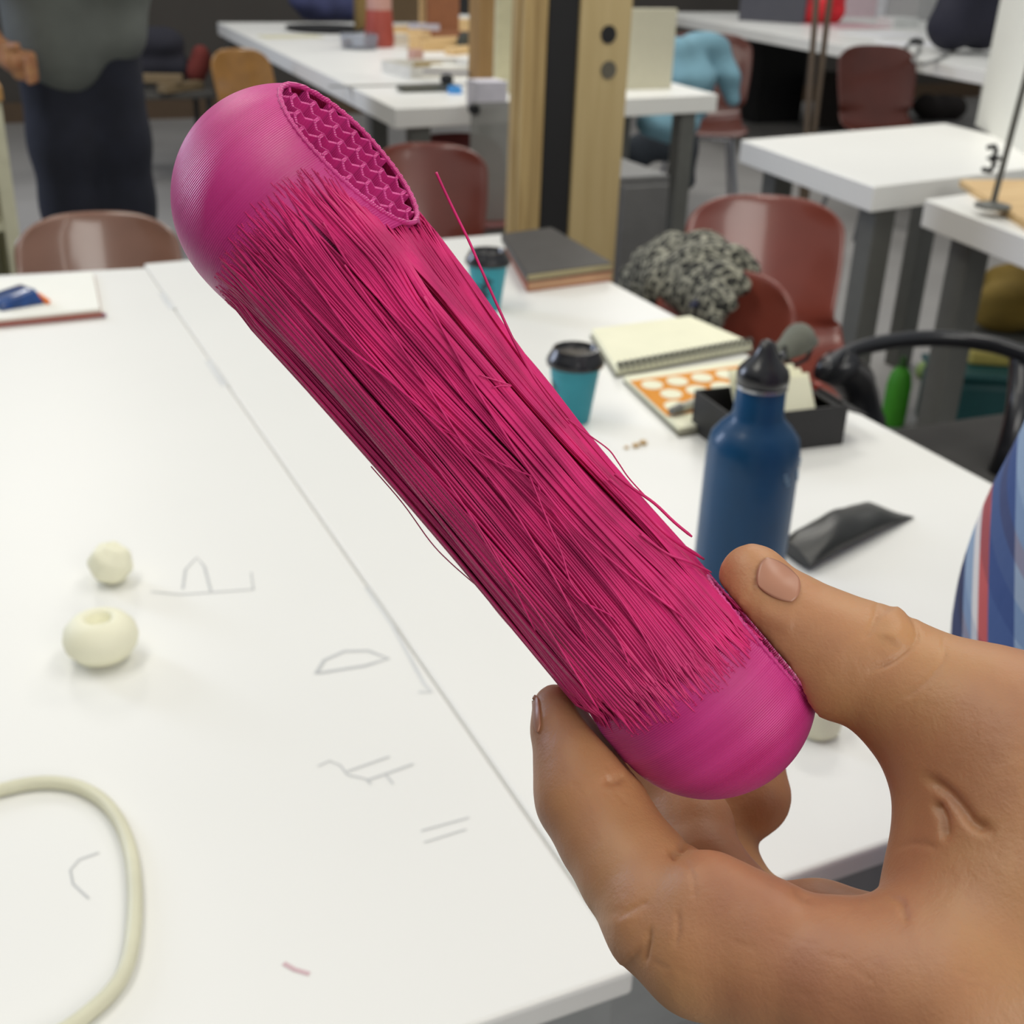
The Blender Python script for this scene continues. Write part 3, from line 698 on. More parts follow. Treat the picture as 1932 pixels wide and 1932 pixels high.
# far table clutter
up('dark_tray', 'dark oval tray at the far end of the far white table', 'tray', 615, 58, .01, .01, .01, MATTB).hide_render = False
o = bpy.data.objects['dark_tray']; bpy.data.objects.remove(o)
p = at(615, 58); o_ = MB().lathe([(.001, .004), (.17, .004), (.19, .018), (.198, .018), (.18, .0), (.001, .0)], 40).build('dark_tray', MATTB, None, smooth=50)
tag(o_, 'dark round tray at the far end of the far white table', 'tray', None, p)
up('paper_note', 'yellowed slip of paper left of the dark tray', 'paper', 548, 70, .28, .12, .004, mat('yellowed_paper', (200, 196, 168), .8), .1, bevel=0)
t = thing('glass_jar', 'clear plastic jar beside the red paint bottle', 'jar', at(678, 92))
GL = N('clear_plastic'); GL.p.inputs['Transmission Weight'].default_value = .85; GL.p.inputs['Roughness'].default_value = .15; GL.p.inputs['Base Color'].default_value = srgb(214, 218, 226); GL.p.inputs['IOR'].default_value = 1.1
MB().lathe([(.001, 0), (.075, 0), (.082, .06), (.080, .06), (.073, .004), (.001, .004)], 28).build('jar_body', GL.m, t, smooth=50)
tag(MB().lathe([(.001, 0), (.022, 0), (.022, .03), (.001, .03)], 12).build('cork', mat('cork', (170, 134, 92), .9), None), 'brown cork standing left of the clear jar', 'cork', None, at(655, 88))
t = thing('paint_bottle', 'tall bottle with red base and pale pink body on the far table', 'bottle', at(716, 88))
MB().lathe([(.001, 0), (.062, 0), (.066, .03), (.055, .15), (.001, .15)], 24).build('bottle_base', mat('brick_red', (160, 70, 58), .5), t, smooth=50)
MB().lathe([(.001, .15), (.055, .15), (.048, .35), (.036, .40), (.001, .42)], 24).build('bottle_body', mat('dusty_pink', (186, 142, 130), .5), t, smooth=50)
up('wooden_post', 'ochre wooden upright left of the red paint bottle', 'post', 689, 58, .09, .07, .6, mat('ochre_upright', (136, 112, 64), .7), 0, group='uprights on the far table')
up('wooden_offcut', 'reddish brown wooden panel standing on the far table', 'panel', 835, 70, .16, .03, .6, mat('reddish_wood', (140, 88, 54), .6, var=.1), 0, group='uprights on the far table')
up('wooden_strip', 'pale wooden strip standing left of the reddish panel', 'strip', 803, 64, .06, .03, .6, BALSA, 0, group='uprights on the far table')
up('brown_box', 'dark brown box behind the paint bottle on the far table', 'box', 762, 40, .30, .2, .22, mat('dark_brown_card', (88, 70, 46), .8), 0)
up('white_frame', 'white framed dark screen at the back of the far table', 'screen', 876, 40, .01, .01, .01, WHITE); bpy.data.objects.remove(bpy.data.objects['white_frame'])
t = thing('framed_screen', 'white framed dark screen behind the reddish panel', 'screen', at(874, 42))
MB().box((0, 0, .02), (.2, .03, .04)).build('frame_base', WHITE, t); MB().box((.09, 0, .2), (.025, .03, .4)).build('frame_side', WHITE, t); MB().box((-.01, .004, .22), (.18, .02, .36)).build('dark_panel', MATTB, t)
scraps = [(745, 62, .32, .03, .4, 'long'), (770, 74, .20, .04, -.5, 'short'), (792, 90, .16, .05, .9, 'thick'), (820, 84, .26, .03, .25, 'slim'), (842, 78, .22, .05, -.2, 'dark'), (860, 60, .16, .09, .3, 'round-edged'), (872, 74, .14, .05, 1.1, 'pinkish'), (850, 96, .28, .02, .1, 'thin'), (800, 70, .12, .09, .2, 'lilac'), (868, 102, .16, .05, .6, 'pale'), (745, 84, .10, .07, .2, 'whitish')]
sm = {'dark': mat('brown_scrap', (138, 88, 56), .7), 'lilac': mat('lilac_scrap', (190, 186, 196), .7), 'pinkish': mat('pinkish_scrap', (206, 168, 138), .7), 'whitish': mat('whitish_scrap', (216, 210, 196), .7)}
for i, (px, py, L, w, a, ad) in enumerate(scraps):
    up('wood_scrap', f'{ad} wood scrap in the heap on the far table', 'wood scrap', px, py, L, w, .03 + .015 * (i % 3), sm.get(ad, BALSA), a, group='wood scraps on the far table')
up('plastic_tray', 'clear tray of small wooden pieces near the corner of the crossing table', 'tray', 815, 145, .01, .01, .01, WHITE); bpy.data.objects.remove(bpy.data.objects['plastic_tray'])
t = thing('plastic_tray', 'clear shallow tray behind the dark tool on the crossing table', 'tray', at(818, 140), .1)
for c_, s_ in (((0, 0, .002), (.30, .24, .004)), ((0, -.12, .02), (.30, .003, .04)), ((0, .12, .02), (.30, .003, .04)), ((-.15, 0, .02), (.003, .24, .04)), ((.15, 0, .02), (.003, .24, .04))):
    MB().box(c_, s_).build('tray_wall' if s_[2] > .01 else 'tray_floor', mat('milky_plastic', (214, 212, 206), .3), t)
up('wooden_wedge', 'olive wooden wedge lying in the clear tray', 'wedge', 808, 134, .10, .05, .03, mat('olive_wood', (150, 128, 80), .7), .2, TZ + .005)
up('pink_block', 'pinkish block standing in the clear tray', 'block', 784, 125, .04, .05, .06, mat('pinkish_block', (190, 150, 136), .7), .2, TZ + .005)
up('folded_paper', 'folded white paper leaning behind the blue cap', 'paper', 855, 140, .16, .10, .03, PAPER, -.5)
up('grey_ruler', 'lilac grey ruler lying across the folded paper', 'ruler', 842, 138, .16, .03, .006, mat('lilac_grey', (128, 124, 134), .5), -.5, TZ + .034)
t = thing('hand_plane', 'dark metal tool with black knob on the crossing table', 'tool', at(806, 172), .05)
MB().box((0, 0, .012), (.20, .05, .02)).build('tool_body', mat('gunmetal', (96, 96, 88), .4, .5), t, bevel=.006)
MB().lathe([(.001, .02), (.018, .02), (.024, .04), (.015, .05), (.001, .052)], 16, (.07, 0, 0)).build('tool_knob', MATTB, t, smooth=60)
tag(MB().lathe([(.001, 0), (.024, 0), (.022, .022), (.001, .024)], 20).build('blue_disc', mat('sky_blue', (70, 150, 220), .4), None, smooth=50), 'bright sky blue cap on the crossing table', 'cap', None, at(858, 176))
up('steel_rule', 'long steel rule lying on the crossing table', 'ruler', 735, 162, .42, .025, .003, mat('dull_steel', (150, 150, 144), .4, .5), .02, bevel=0)
up('white_carton', 'white carton standing at the foot of the pale plank', 'carton', 936, 150, .045, .04, .09, PAPER, .3)
tag(MB().lathe([(.001, 0), (.03, 0), (.036, .05), (.02, .08), (.001, .08)], 16).build('dark_mug', mat('dark_green', (52, 54, 44), .5), None, smooth=50), 'small dark mug in the scrap heap by the cardboard tube', 'mug', None, at(877, 98))
blob('folded_jacket', 'blue and grey jacket bundled behind the dark tray', 'jacket', 632, 38, TZ, [[((-.12, 0, .10), .12), ((.1, 0, .12), .13)], [((.06, 0, .2), .11), ((.1, .05, .3), .1)], [((-.08, .02, .25), .1), ((0, 0, .3), .08)]], mat('blue_grey_fabric', (64, 68, 104), .9, var=.4, scale=8), base=TZ, h=.02, k=.05, wob=.015, cut=0.0)

# right table: tall foam board, lamp stand, clamp, wooden board
q = [at(1838, 300), at(1932, 330)]
p = at(1905, 250); t = thing('tall_board', 'tall white foam board standing on the right table', 'board', (p[0], p[1], TZ), 0)
s0, s1 = at(1840, 236), at(1985, 322)
u_ = s1 - s0; MB().add(*(lambda v: (v, [(0, 1, 2, 3), (7, 6, 5, 4), (0, 4, 5, 1), (1, 5, 6, 2), (2, 6, 7, 3), (3, 7, 4, 0)]))(
    [tuple(x - np.array(t.location)) for x in (s0, s1, s1 + (.03, 0.02, .7), s0 + (.03, .02, .7), s0 + (.008, .008, 0), s1 + (.008, .008, 0), s1 + (.038, .028, .7), s0 + (.038, .028, .7))])).build('foam_sheet', mat('foam_white', (226, 226, 218), .7, var=.01), t)
p = at(1872, 392, TZ + .016)
g0 = [at(1808, 352), at(1868, 392), at(1990, 470), at(1990, 352)]
o = sum(g0) / 4; tag(MB().prism([x - o for x in g0], 0, .016).build('wooden_board', BALSA, None, bevel=.002), 'pale wooden board lying at the edge of the right table', 'board', None, o)
t = thing('lamp_stand', 'thin grey metal rod stand on the pale wooden board', 'stand', (p[0], p[1], TZ + .0165))
MB().lathe([(.001, 0), (.035, 0), (.036, .006), (.01, .012), (.001, .013)], 24).build('stand_base', LEG, t, smooth=40)
tp = at_y(1935, 150, p[1] + .01)
MB().tube([(0, 0, .01), tuple(tp - p), tuple((tp - p) * 1.6)], .0065, 10).build('rod', mat('rod_steel', (104, 104, 98), .35, .6), t, smooth=60)
p2 = at_y(1870, 300, p[1]); c_ = p2 - p
MB().tube([tuple(c_ + np.array(q)) for q in ((-.014, 0, .022), (.002, 0, .024), (.010, 0, .014), (.004, 0, .003), (-.008, 0, .001), (.004, 0, -.001), (.012, 0, -.012), (.004, 0, -.024), (-.016, 0, -.020))], .0052, 8).build('clamp', MATTB, t, smooth=60)
MB().tube([tuple(c_), tuple(c_ + np.array([.022, 0, -.0]))], .005, 8).build('clamp_arm', MATTB, t, smooth=60)

# back bench
up('grey_monitor', 'dark grey screen standing on the long back bench', 'monitor', 1455, 42, .42, .04, .35, mat('slate', (72, 72, 80), .5), -.9)
blob('red_bag', 'bright red plastic bag slumped on the long back bench', 'bag', 1535, 44, TZ, [[((-.12, 0, .06), .08), ((.12, 0, .07), .09)], [((.05, 0, .15), .09), ((.15, .0, .2), .08)], [((-.08, 0, .05), .06), ((.0, -.06, .06), .05)]], mat('red_plastic', (214, 38, 48), .35, var=.15), base=TZ, h=.016, k=.05, wob=.012, part='bag_body', cut=.0)
blob('navy_backpack', 'dark navy backpack standing on the back bench', 'backpack', 1815, 100, TZ, [[((-.1, 0, .13), .10), ((.1, 0, .14), .11), ((.1, 0, .32), .1), ((-.05, 0, .34), .09), ((-.1, 0, .13), .1)]], mat('navy_fabric', (28, 28, 44), .8), base=TZ, h=.016, k=.08, wob=.006, part='pack_body')
for i, (px, py, L, w, a, n_, hh, tone) in enumerate([(1668, 66, .46, .32, .2, 'large white', .004, (222, 222, 224)), (1722, 84, .34, .24, -.3, 'small white', .006, (228, 228, 232)), (1600, 50, .5, .32, .1, 'pinkish', .005, (200, 164, 170))]):
    up('paper_sheet', f'{n_} paper sheet spread over the back bench', 'paper', px, py, L, w, hh, mat('sheet_tone', tone, .8), a, group='papers on the back bench', bevel=0)
for i, (px, py, L, w, a, n_, hh, tone) in enumerate([(1606, 30, .26, .2, .0, 'pinkish-white', .16, (206, 184, 190)), (1662, 30, .30, .22, .0, 'whitest', .13, (220, 220, 224)), (1742, 36, .40, .30, .0, 'grey', .20, (170, 170, 170)), (1692, 52, .20, .16, .0, 'low pale', .06, (206, 208, 206))]):
    up('paper_stack', f'{n_} stack of papers at the back of the bench beside the backpack', 'papers', px, py, L, w, hh, mat('stack_tone', tone, .8), a, group='paper stacks on the back bench')
t = thing('desk_lamp_cable', 'grey coiled cable lying on the bench before the backpack', 'cable', at(1750, 105))
o = np.array(t.location); MB().tube(spline([at(px, py, TZ + .008) - o for px, py in ((1700, 98), (1722, 78), (1735, 92), (1722, 112), (1745, 120), (1785, 104), (1800, 90))], 4), .008, 6).build('cable_coil', mat('grey_cable', (140, 140, 138), .5), t, smooth=180)
tag(MB().lathe([(.001, 0), (.04, 0), (.035, .03), (.001, .04)], 16).build('black_mouse', MATTB, None, smooth=60), 'black computer mouse on the back bench', 'mouse', None, at(1728, 86))
t = thing('tripod_stand', 'thin brown metal double pole standing in front of the back bench', 'stand', at(1508, 430, 0))
tp = at_y(1545, -60, t.location[1]) - np.array(t.location); tq = at_y(1572, -60, t.location[1]) - np.array(t.location)
MB().tube([(0, 0, .0), tuple(tp)], .014, 8).build('pole', mat('brass_brown', (112, 98, 84), .4, .4), t, smooth=60)
MB().tube([(0.02, 0, .0), tuple(tq)], .014, 8).build('pole', mat('brass_brown', (112, 98, 84), .4, .4), t, smooth=60)
MB().lathe([(.001, 0), (.12, 0), (.12, .015), (.001, .02)], 20).build('stand_foot', DARKLEG, t)
up('dark_crate', 'dark crate standing under the back bench', 'crate', 1570, 236, .4, .3, .35, mat('near_black_brown', (46, 38, 32), .8), .9, 0.0)
up('drawer_unit', 'black drawer unit under the back bench behind the chair', 'drawers', 1440, 225, .4, .35, .55, mat('near_black', (32, 32, 34), .7), 0, 0.0)
blob('shoulder_bag', 'dark shoulder bag lying on the floor under the back bench', 'bag', 1775, 200, .1, [[((-.15, 0, .1), .1), ((.15, 0, .08), .09)]], mat('dark_brown_fabric', (46, 40, 38), .9), base=0, h=.02, k=.05, wob=.015, part='bag_body')

# light blue jacket on the chair
LB = mat('light_blue_cloth', (112, 152, 168), .9, var=.12, scale=10, bump=.3, bscale=60)
p = at(1325, 100, .80)
t = thing('blue_jacket', 'light blue jacket hung over the dark brown chair', 'jacket', (p[0], p[1], 0))
o = np.array(t.location); J = lambda px, py, dy: at_y(px, py, p[1] + dy) - o
soft('jacket_body', LB, [[(J(1275, 110, -.08), .05), (J(1300, 98, -.06), .05), (J(1340, 98, -.05), .05), (J(1362, 118, -.05), .04)],
                         [(J(1275, 110, -.08), .06), (J(1285, 150, -.10), .08), (J(1300, 200, -.12), .09)], [(J(1300, 100, -.06), .05), (J(1315, 150, -.1), .08)],
                         [(J(1355, 105, -.06), .04), (J(1375, 150, -.08), .035), (J(1380, 188, -.1), .03)]], h=.014, k=.05, wob=.012, wl=.07, parent=t)
soft('jacket_tail', LB, [[(J(1225, 238, -.2), .05), (J(1270, 245, -.2), .05), (J(1300, 235, -.2), .04)]], h=.016, k=.04, wob=.01, parent=t)
blob('dark_trousers', 'dark trousers bundled under the light blue jacket', 'trousers', 1255, 280, .38, [[((-.16, 0, .0), .06), ((.1, 0, .02), .06)], [((-.12, 0, .0), .05), ((-.14, 0, -.16), .035)], [((.1, 0, .0), .05), ((.12, 0, -.14), .04)]], mat('navy_denim', (44, 50, 58), .9), base=.38, h=.014, k=.04, wob=.01)

# left: white shelf unit with wooden top
p = at_y(52, 512, 2.9)
t = thing('shelf_unit', 'white shelf unit with wooden top at the left edge', 'shelf', (p[0] - .3, 2.9 + .25, 0))
tz = at_y(14, 190, 2.9)[2]
for c_, s_ in (((.28, 0, tz / 2), (.03, .5, tz)), ((-.28, 0, tz / 2), (.03, .5, tz)), ((0, .24, tz / 2), (.54, .02, tz))):
    MB().box(c_, s_).build('side_board', mat('cream_melamine', (196, 194, 168), .6), t, bevel=.002)
for z in (.1, .35, .6): MB().box((0, 0, z), (.53, .48, .02)).build('shelf_board', mat('cream_melamine', (196, 194, 168), .6), t)
MB().box((0, 0, tz + .015), (.6, .52, .03)).build('wooden_top', mat('amber_wood', (170, 128, 70), .5), t, bevel=.003)
# things behind the standing person
t = thing('rubbish_heap', 'low chair piled with a dark bag and wood offcuts behind the standing person', 'stool', at(330, 330, 0))
MB().box((0, 0, .42), (.4, .4, .03)).build('stool_top', mat('grey_board2', (84, 82, 78), .8), t, bevel=.003)
for sx in (-1, 1):
    for sy in (-1, 1): MB().tube([(sx * .17, sy * .17, .41), (sx * .17, sy * .17, 0)], .014).build('leg', DARKLEG, t, smooth=60)
hp = np.array(t.location)
for nm, lb, cat_, dx, dy, z, ch, m in (('dark_bag', 'dark navy bag on top of the low stool behind the person', 'bag', -.05, .05, .436, [[((-.1, 0, .2), .08), ((.08, 0, .2), .08)], [((-.06, 0, .09), .08), ((.1, 0, .09), .08)]], mat('midnight_fabric', (36, 36, 46), .9)),
                                       ('red_cloth', 'red cloth beside the dark bag behind the person', 'cloth', .15, .0, .436, [[((0, 0, .06), .055), ((.03, 0, .15), .05)]], mat('dull_red_cloth', (110, 44, 38), .9))):
    o_ = thing(nm, lb, cat_, (hp[0] + dx, hp[1] + dy, z)); soft('fabric', m, ch, h=.014, k=.03, wob=.008, parent=o_)
for i, (dx, a) in enumerate(((.04, .6), (-.08, -.3))):
    tag(MB().box((0, 0, .02), (.26, .06, .04)).build('wood_offcut', mat('offcut', (128, 110, 82), .8), None, bevel=.003), ('slanted', 'flat')[i] + ' wooden offcut at the front of the low stool', 'offcut', 'offcuts on the stool', (hp[0] + dx, hp[1] - .15 + .1 * i * 0, .436 + .041 * i)).rotation_euler = (0, 0, a)

# ------------------------------------------------------------------ the pink printed piece (lengths below in px at 0.25 m, K metres each)
D0 = 0.25; K = D0 / F
O_ = hold(545, 385, D0)                                     # centre of the upper bulb, in the hand-held frame
ES = np.array([.652, -.758, 0]); EN = np.array([.758, .652, 0]); EZ = np.array([0, 0, 1.0])
LEN = 1207.0
def toW(p): return np.asarray(p) @ R.T + CAM
HERO = toW(O_ + ES * LEN * K)
def HP(s, n, z):
    """object coordinates (arrays) -> world, relative to the root"""
    s, n, z = np.broadcast_arrays(s, n, z)
    return toW(O_ + (s[..., None] * ES + n[..., None] * EN + z[..., None] * EZ) * K) - HERO
def sstep(x): x = np.clip(x, 0, 1); return x * x * (3 - 2 * x)
FA, FB, HA, HB = math.radians(65.5), math.radians(83), 162.0, 140.0

gp = N('magenta_print'); tc = gp.n('ShaderNodeTexCoord')
wv = gp.n('ShaderNodeTexWave', wave_type='BANDS', bands_direction='X'); wv.inputs['Scale'].default_value = 720; wv.inputs['Distortion'].default_value = .3
mp = gp.n('ShaderNodeMapping'); 
# bring object space into the print frame: x along the axis
axw = Vector(toW(ES) - CAM); q_ = axw.rotation_difference(Vector((1, 0, 0))); mp.inputs['Rotation'].default_value = q_.to_euler()
gp.l(tc.outputs['Object'], mp.inputs[0]); gp.l(mp.outputs[0], wv.inputs['Vector'])
mp2 = gp.n('ShaderNodeMapping'); mp2.inputs['Scale'].default_value = (900, 22, 22); gp.l(mp.outputs[0], mp2.inputs[0])
ring = gp.noise(1, 3, mp2.outputs[0])
soft_n = gp.noise(45, 3)
mpb = gp.n('ShaderNodeMapping'); mpb.inputs['Scale'].default_value = (190, 9, 9); gp.l(mp.outputs[0], mpb.inputs[0]); band = gp.noise(1, 3, mpb.outputs[0])
mxr = gp.n('ShaderNodeMath', operation='MULTIPLY_ADD'); gp.l(band, mxr.inputs[0]); mxr.inputs[1].default_value = .6
mh = gp.n('ShaderNodeMath', operation='MULTIPLY'); gp.l(soft_n, mh.inputs[0]); mh.inputs[1].default_value = .5; gp.l(mh.outputs[0], mxr.inputs[2])
gp.l(gp.ramp(mxr.outputs[0], [(.35, srgb(186, 36, 114)), (.85, srgb(222, 66, 150))]), gp.p.inputs['Base Color'])
gp.p.inputs['Roughness'].default_value = .42; gp.p.inputs['Sheen Weight'].default_value = .12; gp.p.inputs['Sheen Tint'].default_value = srgb(230, 150, 230)
gp.p.inputs['Subsurface Weight'].default_value = .12; gp.p.inputs['Subsurface Radius'].default_value = (.004, .001, .002); gp.p.inputs['Subsurface Scale'].default_value = 1
ad = gp.n('ShaderNodeMath', operation='MULTIPLY_ADD'); gp.l(ring, ad.inputs[0]); ad.inputs[1].default_value = .9; gp.l(wv.outputs['Fac'], ad.inputs[2])
gp.bump(ad.outputs[0], .7, .00011)
rr = gp.n('ShaderNodeMapRange'); rr.inputs[3].default_value = .28; rr.inputs[4].default_value = .55; gp.l(band, rr.inputs[0]); gp.l(rr.outputs[0], gp.p.inputs['Roughness'])
PINK = gp.m
PINKS = mat('magenta_strand', (202, 42, 110), .4, var=.22, scale=90, spec=.3)
PINKD = mat('magenta_shade', (176, 18, 80), .6, var=.1)  # darkened pink: shade between fibres and deep in the cells, as colour

hero = thing('printed_brush_stick', 'magenta 3D-printed stick of two honeycomb bulbs joined by long fibres, held in the hand', 'printed object', HERO)

def cap(s_list, r_list, F_, H, n=160):
    """bulb of revolution cut flat at distance H in direction F_"""
    s = np.array(s_list)[:, None]; r = np.array(r_list)[:, None]; a = np.linspace(0, 2 * PI, n, endpoint=False)[None, :]
    return s + 0 * a, r * np.sin(a), r * np.cos(a)
def rA(s):
    s = np.asarray(s, float)
    return np.where(s < 0, 214 * np.sqrt(np.clip(1 - (np.minimum(s, 0) / 217) ** 2, 0, 1)), 214 - 50 * np.clip(s / 190, 0, 1.15) ** 2.2)
def rB(s):
    t_ = np.asarray(s, float) - LEN
    return np.where(t_ > 0, 204 * np.sqrt(np.clip(1 - (np.maximum(t_, 0) / 203) ** 2, 0, 1)), 206 - 2 * np.clip(-t_ / 60, 0, 1) - 58 * np.clip((-t_ - 60) / 95, 0, 1.1) ** 1.9)
def bulb(name, srange, rf, FF, HH):
    import bmesh
    s, n, z = cap(srange, rf(srange), FF, HH)
    P = HP(s, n, z); m_, k_ = s.shape
    v = P.reshape(-1, 3); i, j = np.meshgrid(np.arange(m_ - 1), np.arange(k_), indexing='ij'); j2 = (j + 1) % k_
    f = np.stack([i * k_ + j, (i + 1) * k_ + j, (i + 1) * k_ + j2, i * k_ + j2], -1).reshape(-1, 4)
    me = npmesh(name, v, f); bm = bmesh.new(); bm.from_mesh(me)
    no = toW(EN * math.sin(FF) + EZ * math.cos(FF)) - CAM
    co = HP(np.array(0.), np.array(HH * math.sin(FF)), np.array(HH * math.cos(FF)))
    bmesh.ops.remove_doubles(bm, verts=bm.verts, dist=1e-6)
    bmesh.ops.bisect_plane(bm, geom=bm.verts[:] + bm.edges[:] + bm.faces[:], plane_co=Vector(co), plane_no=Vector(no), clear_outer=True)
    bmesh.ops.recalc_face_normals(bm, faces=bm.faces)
    bm.to_mesh(me); bm.free()
    o = link(name, me, PINK, hero, smooth=180); q = o.modifiers.new('wall', 'SOLIDIFY'); q.thickness = 7 * K; q.offset = -1
    return o
sa = np.concatenate([-217 * np.cos(np.linspace(0.02, PI / 2, 60)), np.linspace(4, 192.5, 50)])
sbb = np.concatenate([np.linspace(LEN - 168, LEN - 4, 45), LEN + 203 * np.sin(np.linspace(0, PI / 2 - .02, 60))])
bulb('bulb_shell', sa, rA, FA, HA)['label'] = 'larger upper bulb shell'
bulb('bulb_shell', sbb, rB, FB, HB)['label'] = 'lower bulb shell between the fingers'

# honeycomb on each flat face
def honeycomb(name, FF, HH, rf, s0, s1, pitch, ang, depth, phase=(0, 0), jit=0):
    Fn = np.array([0, math.sin(FF), math.cos(FF)]); Tn = np.array([0, math.cos(FF), -math.sin(FF)])  # in (s,n,z)
    half = lambda s: math.sqrt(max(0, float(rf(s)) ** 2 - HH ** 2)) if s0 < s < s1 else 0
    hx = pitch / math.sqrt(3); edges = {}
    v1 = np.array([math.cos(ang), math.sin(ang)]) * pitch; v2 = np.array([math.cos(ang - 2 * PI / 3), math.sin(ang - 2 * PI / 3)]) * pitch
    c0 = np.array([(s0 + s1) / 2 + phase[0], phase[1]])
    for i in range(-8, 9):
        for j in range(-8, 9):
            c = c0 + v1 * i + v2 * j
            pts = [c + hx * np.array([math.cos(ang + PI / 6 + k * PI / 3), math.sin(ang + PI / 6 + k * PI / 3)]) for k in range(6)]
            for k in range(6):
                a, b = pts[k], pts[(k + 1) % 6]; key = tuple(sorted([tuple(np.round(a, 1)), tuple(np.round(b, 1))]))
                edges[key] = (a, b)
    ins = lambda p: abs(p[1]) < half(p[0]) - 2
    mb = MB(); tk = 3.2
    def P3(p, dd): return HP(*[np.array(float(q)) for q in (p[0] * np.array([1., 0, 0]) + p[1] * Tn + Fn * (HH - dd))])
    q = np.random.default_rng(3)
    for a, b in edges.values():
        if not ins(a) and not ins(b): continue
        if not ins(a): a, b = b, a
        if not ins(b):
            lo, hi = 0, 1
            for _ in range(12):
                mid = (lo + hi) / 2
                if ins(a + (b - a) * mid): lo = mid
                else: hi = mid
            b = a + (b - a) * lo
        d = b - a; L = np.linalg.norm(d)
        if L < 2: continue
        nn = np.array([-d[1], d[0]]) / L * tk; j0 = 1 + jit * q.random()
        # the wall sags a little between its corners, with a thicker printed lip on top
        top = [P3(a + nn, j0), P3(a - nn, j0), P3(b - nn, j0), P3(b + nn, j0)]
        mid = [(P3((a + b) / 2 + nn, j0 + 7)), P3((a + b) / 2 - nn, j0 + 7)]
        bot = [P3(a + nn * .6, depth), P3(a - nn * .6, depth), P3(b - nn * .6, depth), P3(b + nn * .6, depth)]
        mb.add(top + mid + bot, [(0, 4, 5, 1), (4, 3, 2, 5), (0, 6, 9, 3, 4), (1, 5, 2, 8, 7), (0, 1, 7, 6), (3, 9, 8, 2)])
    o = mb.build(name, PINK, hero)
    # raised rim following the cut
    ss = np.linspace(s0 + .5, s1 - .5, 60); up_ = []; dn = []
    for s in ss:
        h_ = half(s); up_.append((s, h_)); dn.append((s, -h_))
    loop = up_ + dn[::-1]; pts = []
    for p in loop:
        if not pts or np.linalg.norm(np.array(p) - pts[-1]) > 4: pts.append(np.array(p))
    MB().tube([P3(p, 2) for p in pts], [(5.0 + 1.2 * math.sin(i * 2.4)) * K for i in range(len(pts))], 8, closed=True).build('rim', PINK, hero, smooth=180)
smA = math.sqrt(217 ** 2 - (HA / .986) ** 2)
honeycomb('honeycomb', FA, HA, rA, -141.5, 193, 57, math.radians(74.5), 150)
honeycomb('honeycomb', FB, HB, rB, LEN - 159.5, LEN + 147.5, 57, math.radians(74.5), 140, (10, 5), jit=8)
# floor closing the cells inside each bulb, shade put into its dark colour
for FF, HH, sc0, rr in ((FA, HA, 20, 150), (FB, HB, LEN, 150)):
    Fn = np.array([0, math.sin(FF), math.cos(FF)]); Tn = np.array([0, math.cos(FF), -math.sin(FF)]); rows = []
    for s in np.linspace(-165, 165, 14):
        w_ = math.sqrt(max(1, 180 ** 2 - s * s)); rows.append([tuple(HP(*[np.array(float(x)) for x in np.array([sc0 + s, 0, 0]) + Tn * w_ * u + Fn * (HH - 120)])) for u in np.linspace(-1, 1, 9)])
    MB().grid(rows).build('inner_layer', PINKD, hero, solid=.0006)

# fibres -----------------------------------------------------------------------------
def hcut(s): t_ = np.clip((s - 150) / 900, 0, 1); return 150 + (140 - 150) * t_ - 17 * np.sin(PI * t_) ** 1.2
def fang(s): return FA + (FB - FA) * np.clip((s - 100) / 1000, 0, 1)
def renv(s): return 211 - 4 * sstep(s / 300) - 6 * np.sin(PI * np.clip(s / LEN, 0, 1)) ** 2
def section(phi, s, q=1.0):
    """radius of the cut-circle section in direction phi"""
    d = phi - fang(s); c_ = np.cos(d)
    flat = np.where(c_ > .2, hcut(s) / np.maximum(c_, .2), 1e9)
    r = renv(s); r = -np.log(np.exp(-r / 6) + np.exp(-np.minimum(flat, 400) / 6)) * 6
    return r * q
NS = 44
def start_s(phi):
    a = np.degrees((phi + PI) % (2 * PI) - PI)
    base = np.where(a < 0, 46 + 30 * (np.abs(a) / 75) ** 2, 46 + 52 * np.clip(a / 34, 0, 1.0) ** 1.5)
    return np.where((a > 34) & (a < 115), 196, np.minimum(base, 110))
def end_s(phi):
    a = np.degrees((phi + PI) % (2 * PI) - PI)
    base = np.where(a < 0, LEN - 54 - 45 * np.clip(np.abs(a) / 66, 0, 1.2) ** 2, LEN - 54)
    return np.where((a > 45) & (a < 125), LEN - 168, base)
def sampler(n):
    """n angles spread evenly along the outline of the section"""
    ph = np.linspace(-PI, PI, 2000); r = section(ph, np.full_like(ph, 600.)); x = r * np.sin(ph); y = r * np.cos(ph)
    L = np.concatenate([[0], np.cumsum(np.hypot(np.diff(x), np.diff(y)))]); L /= L[-1]
    return np.interp((np.arange(n) + rng.uniform(-.4, .4, n)) / n, L, ph)
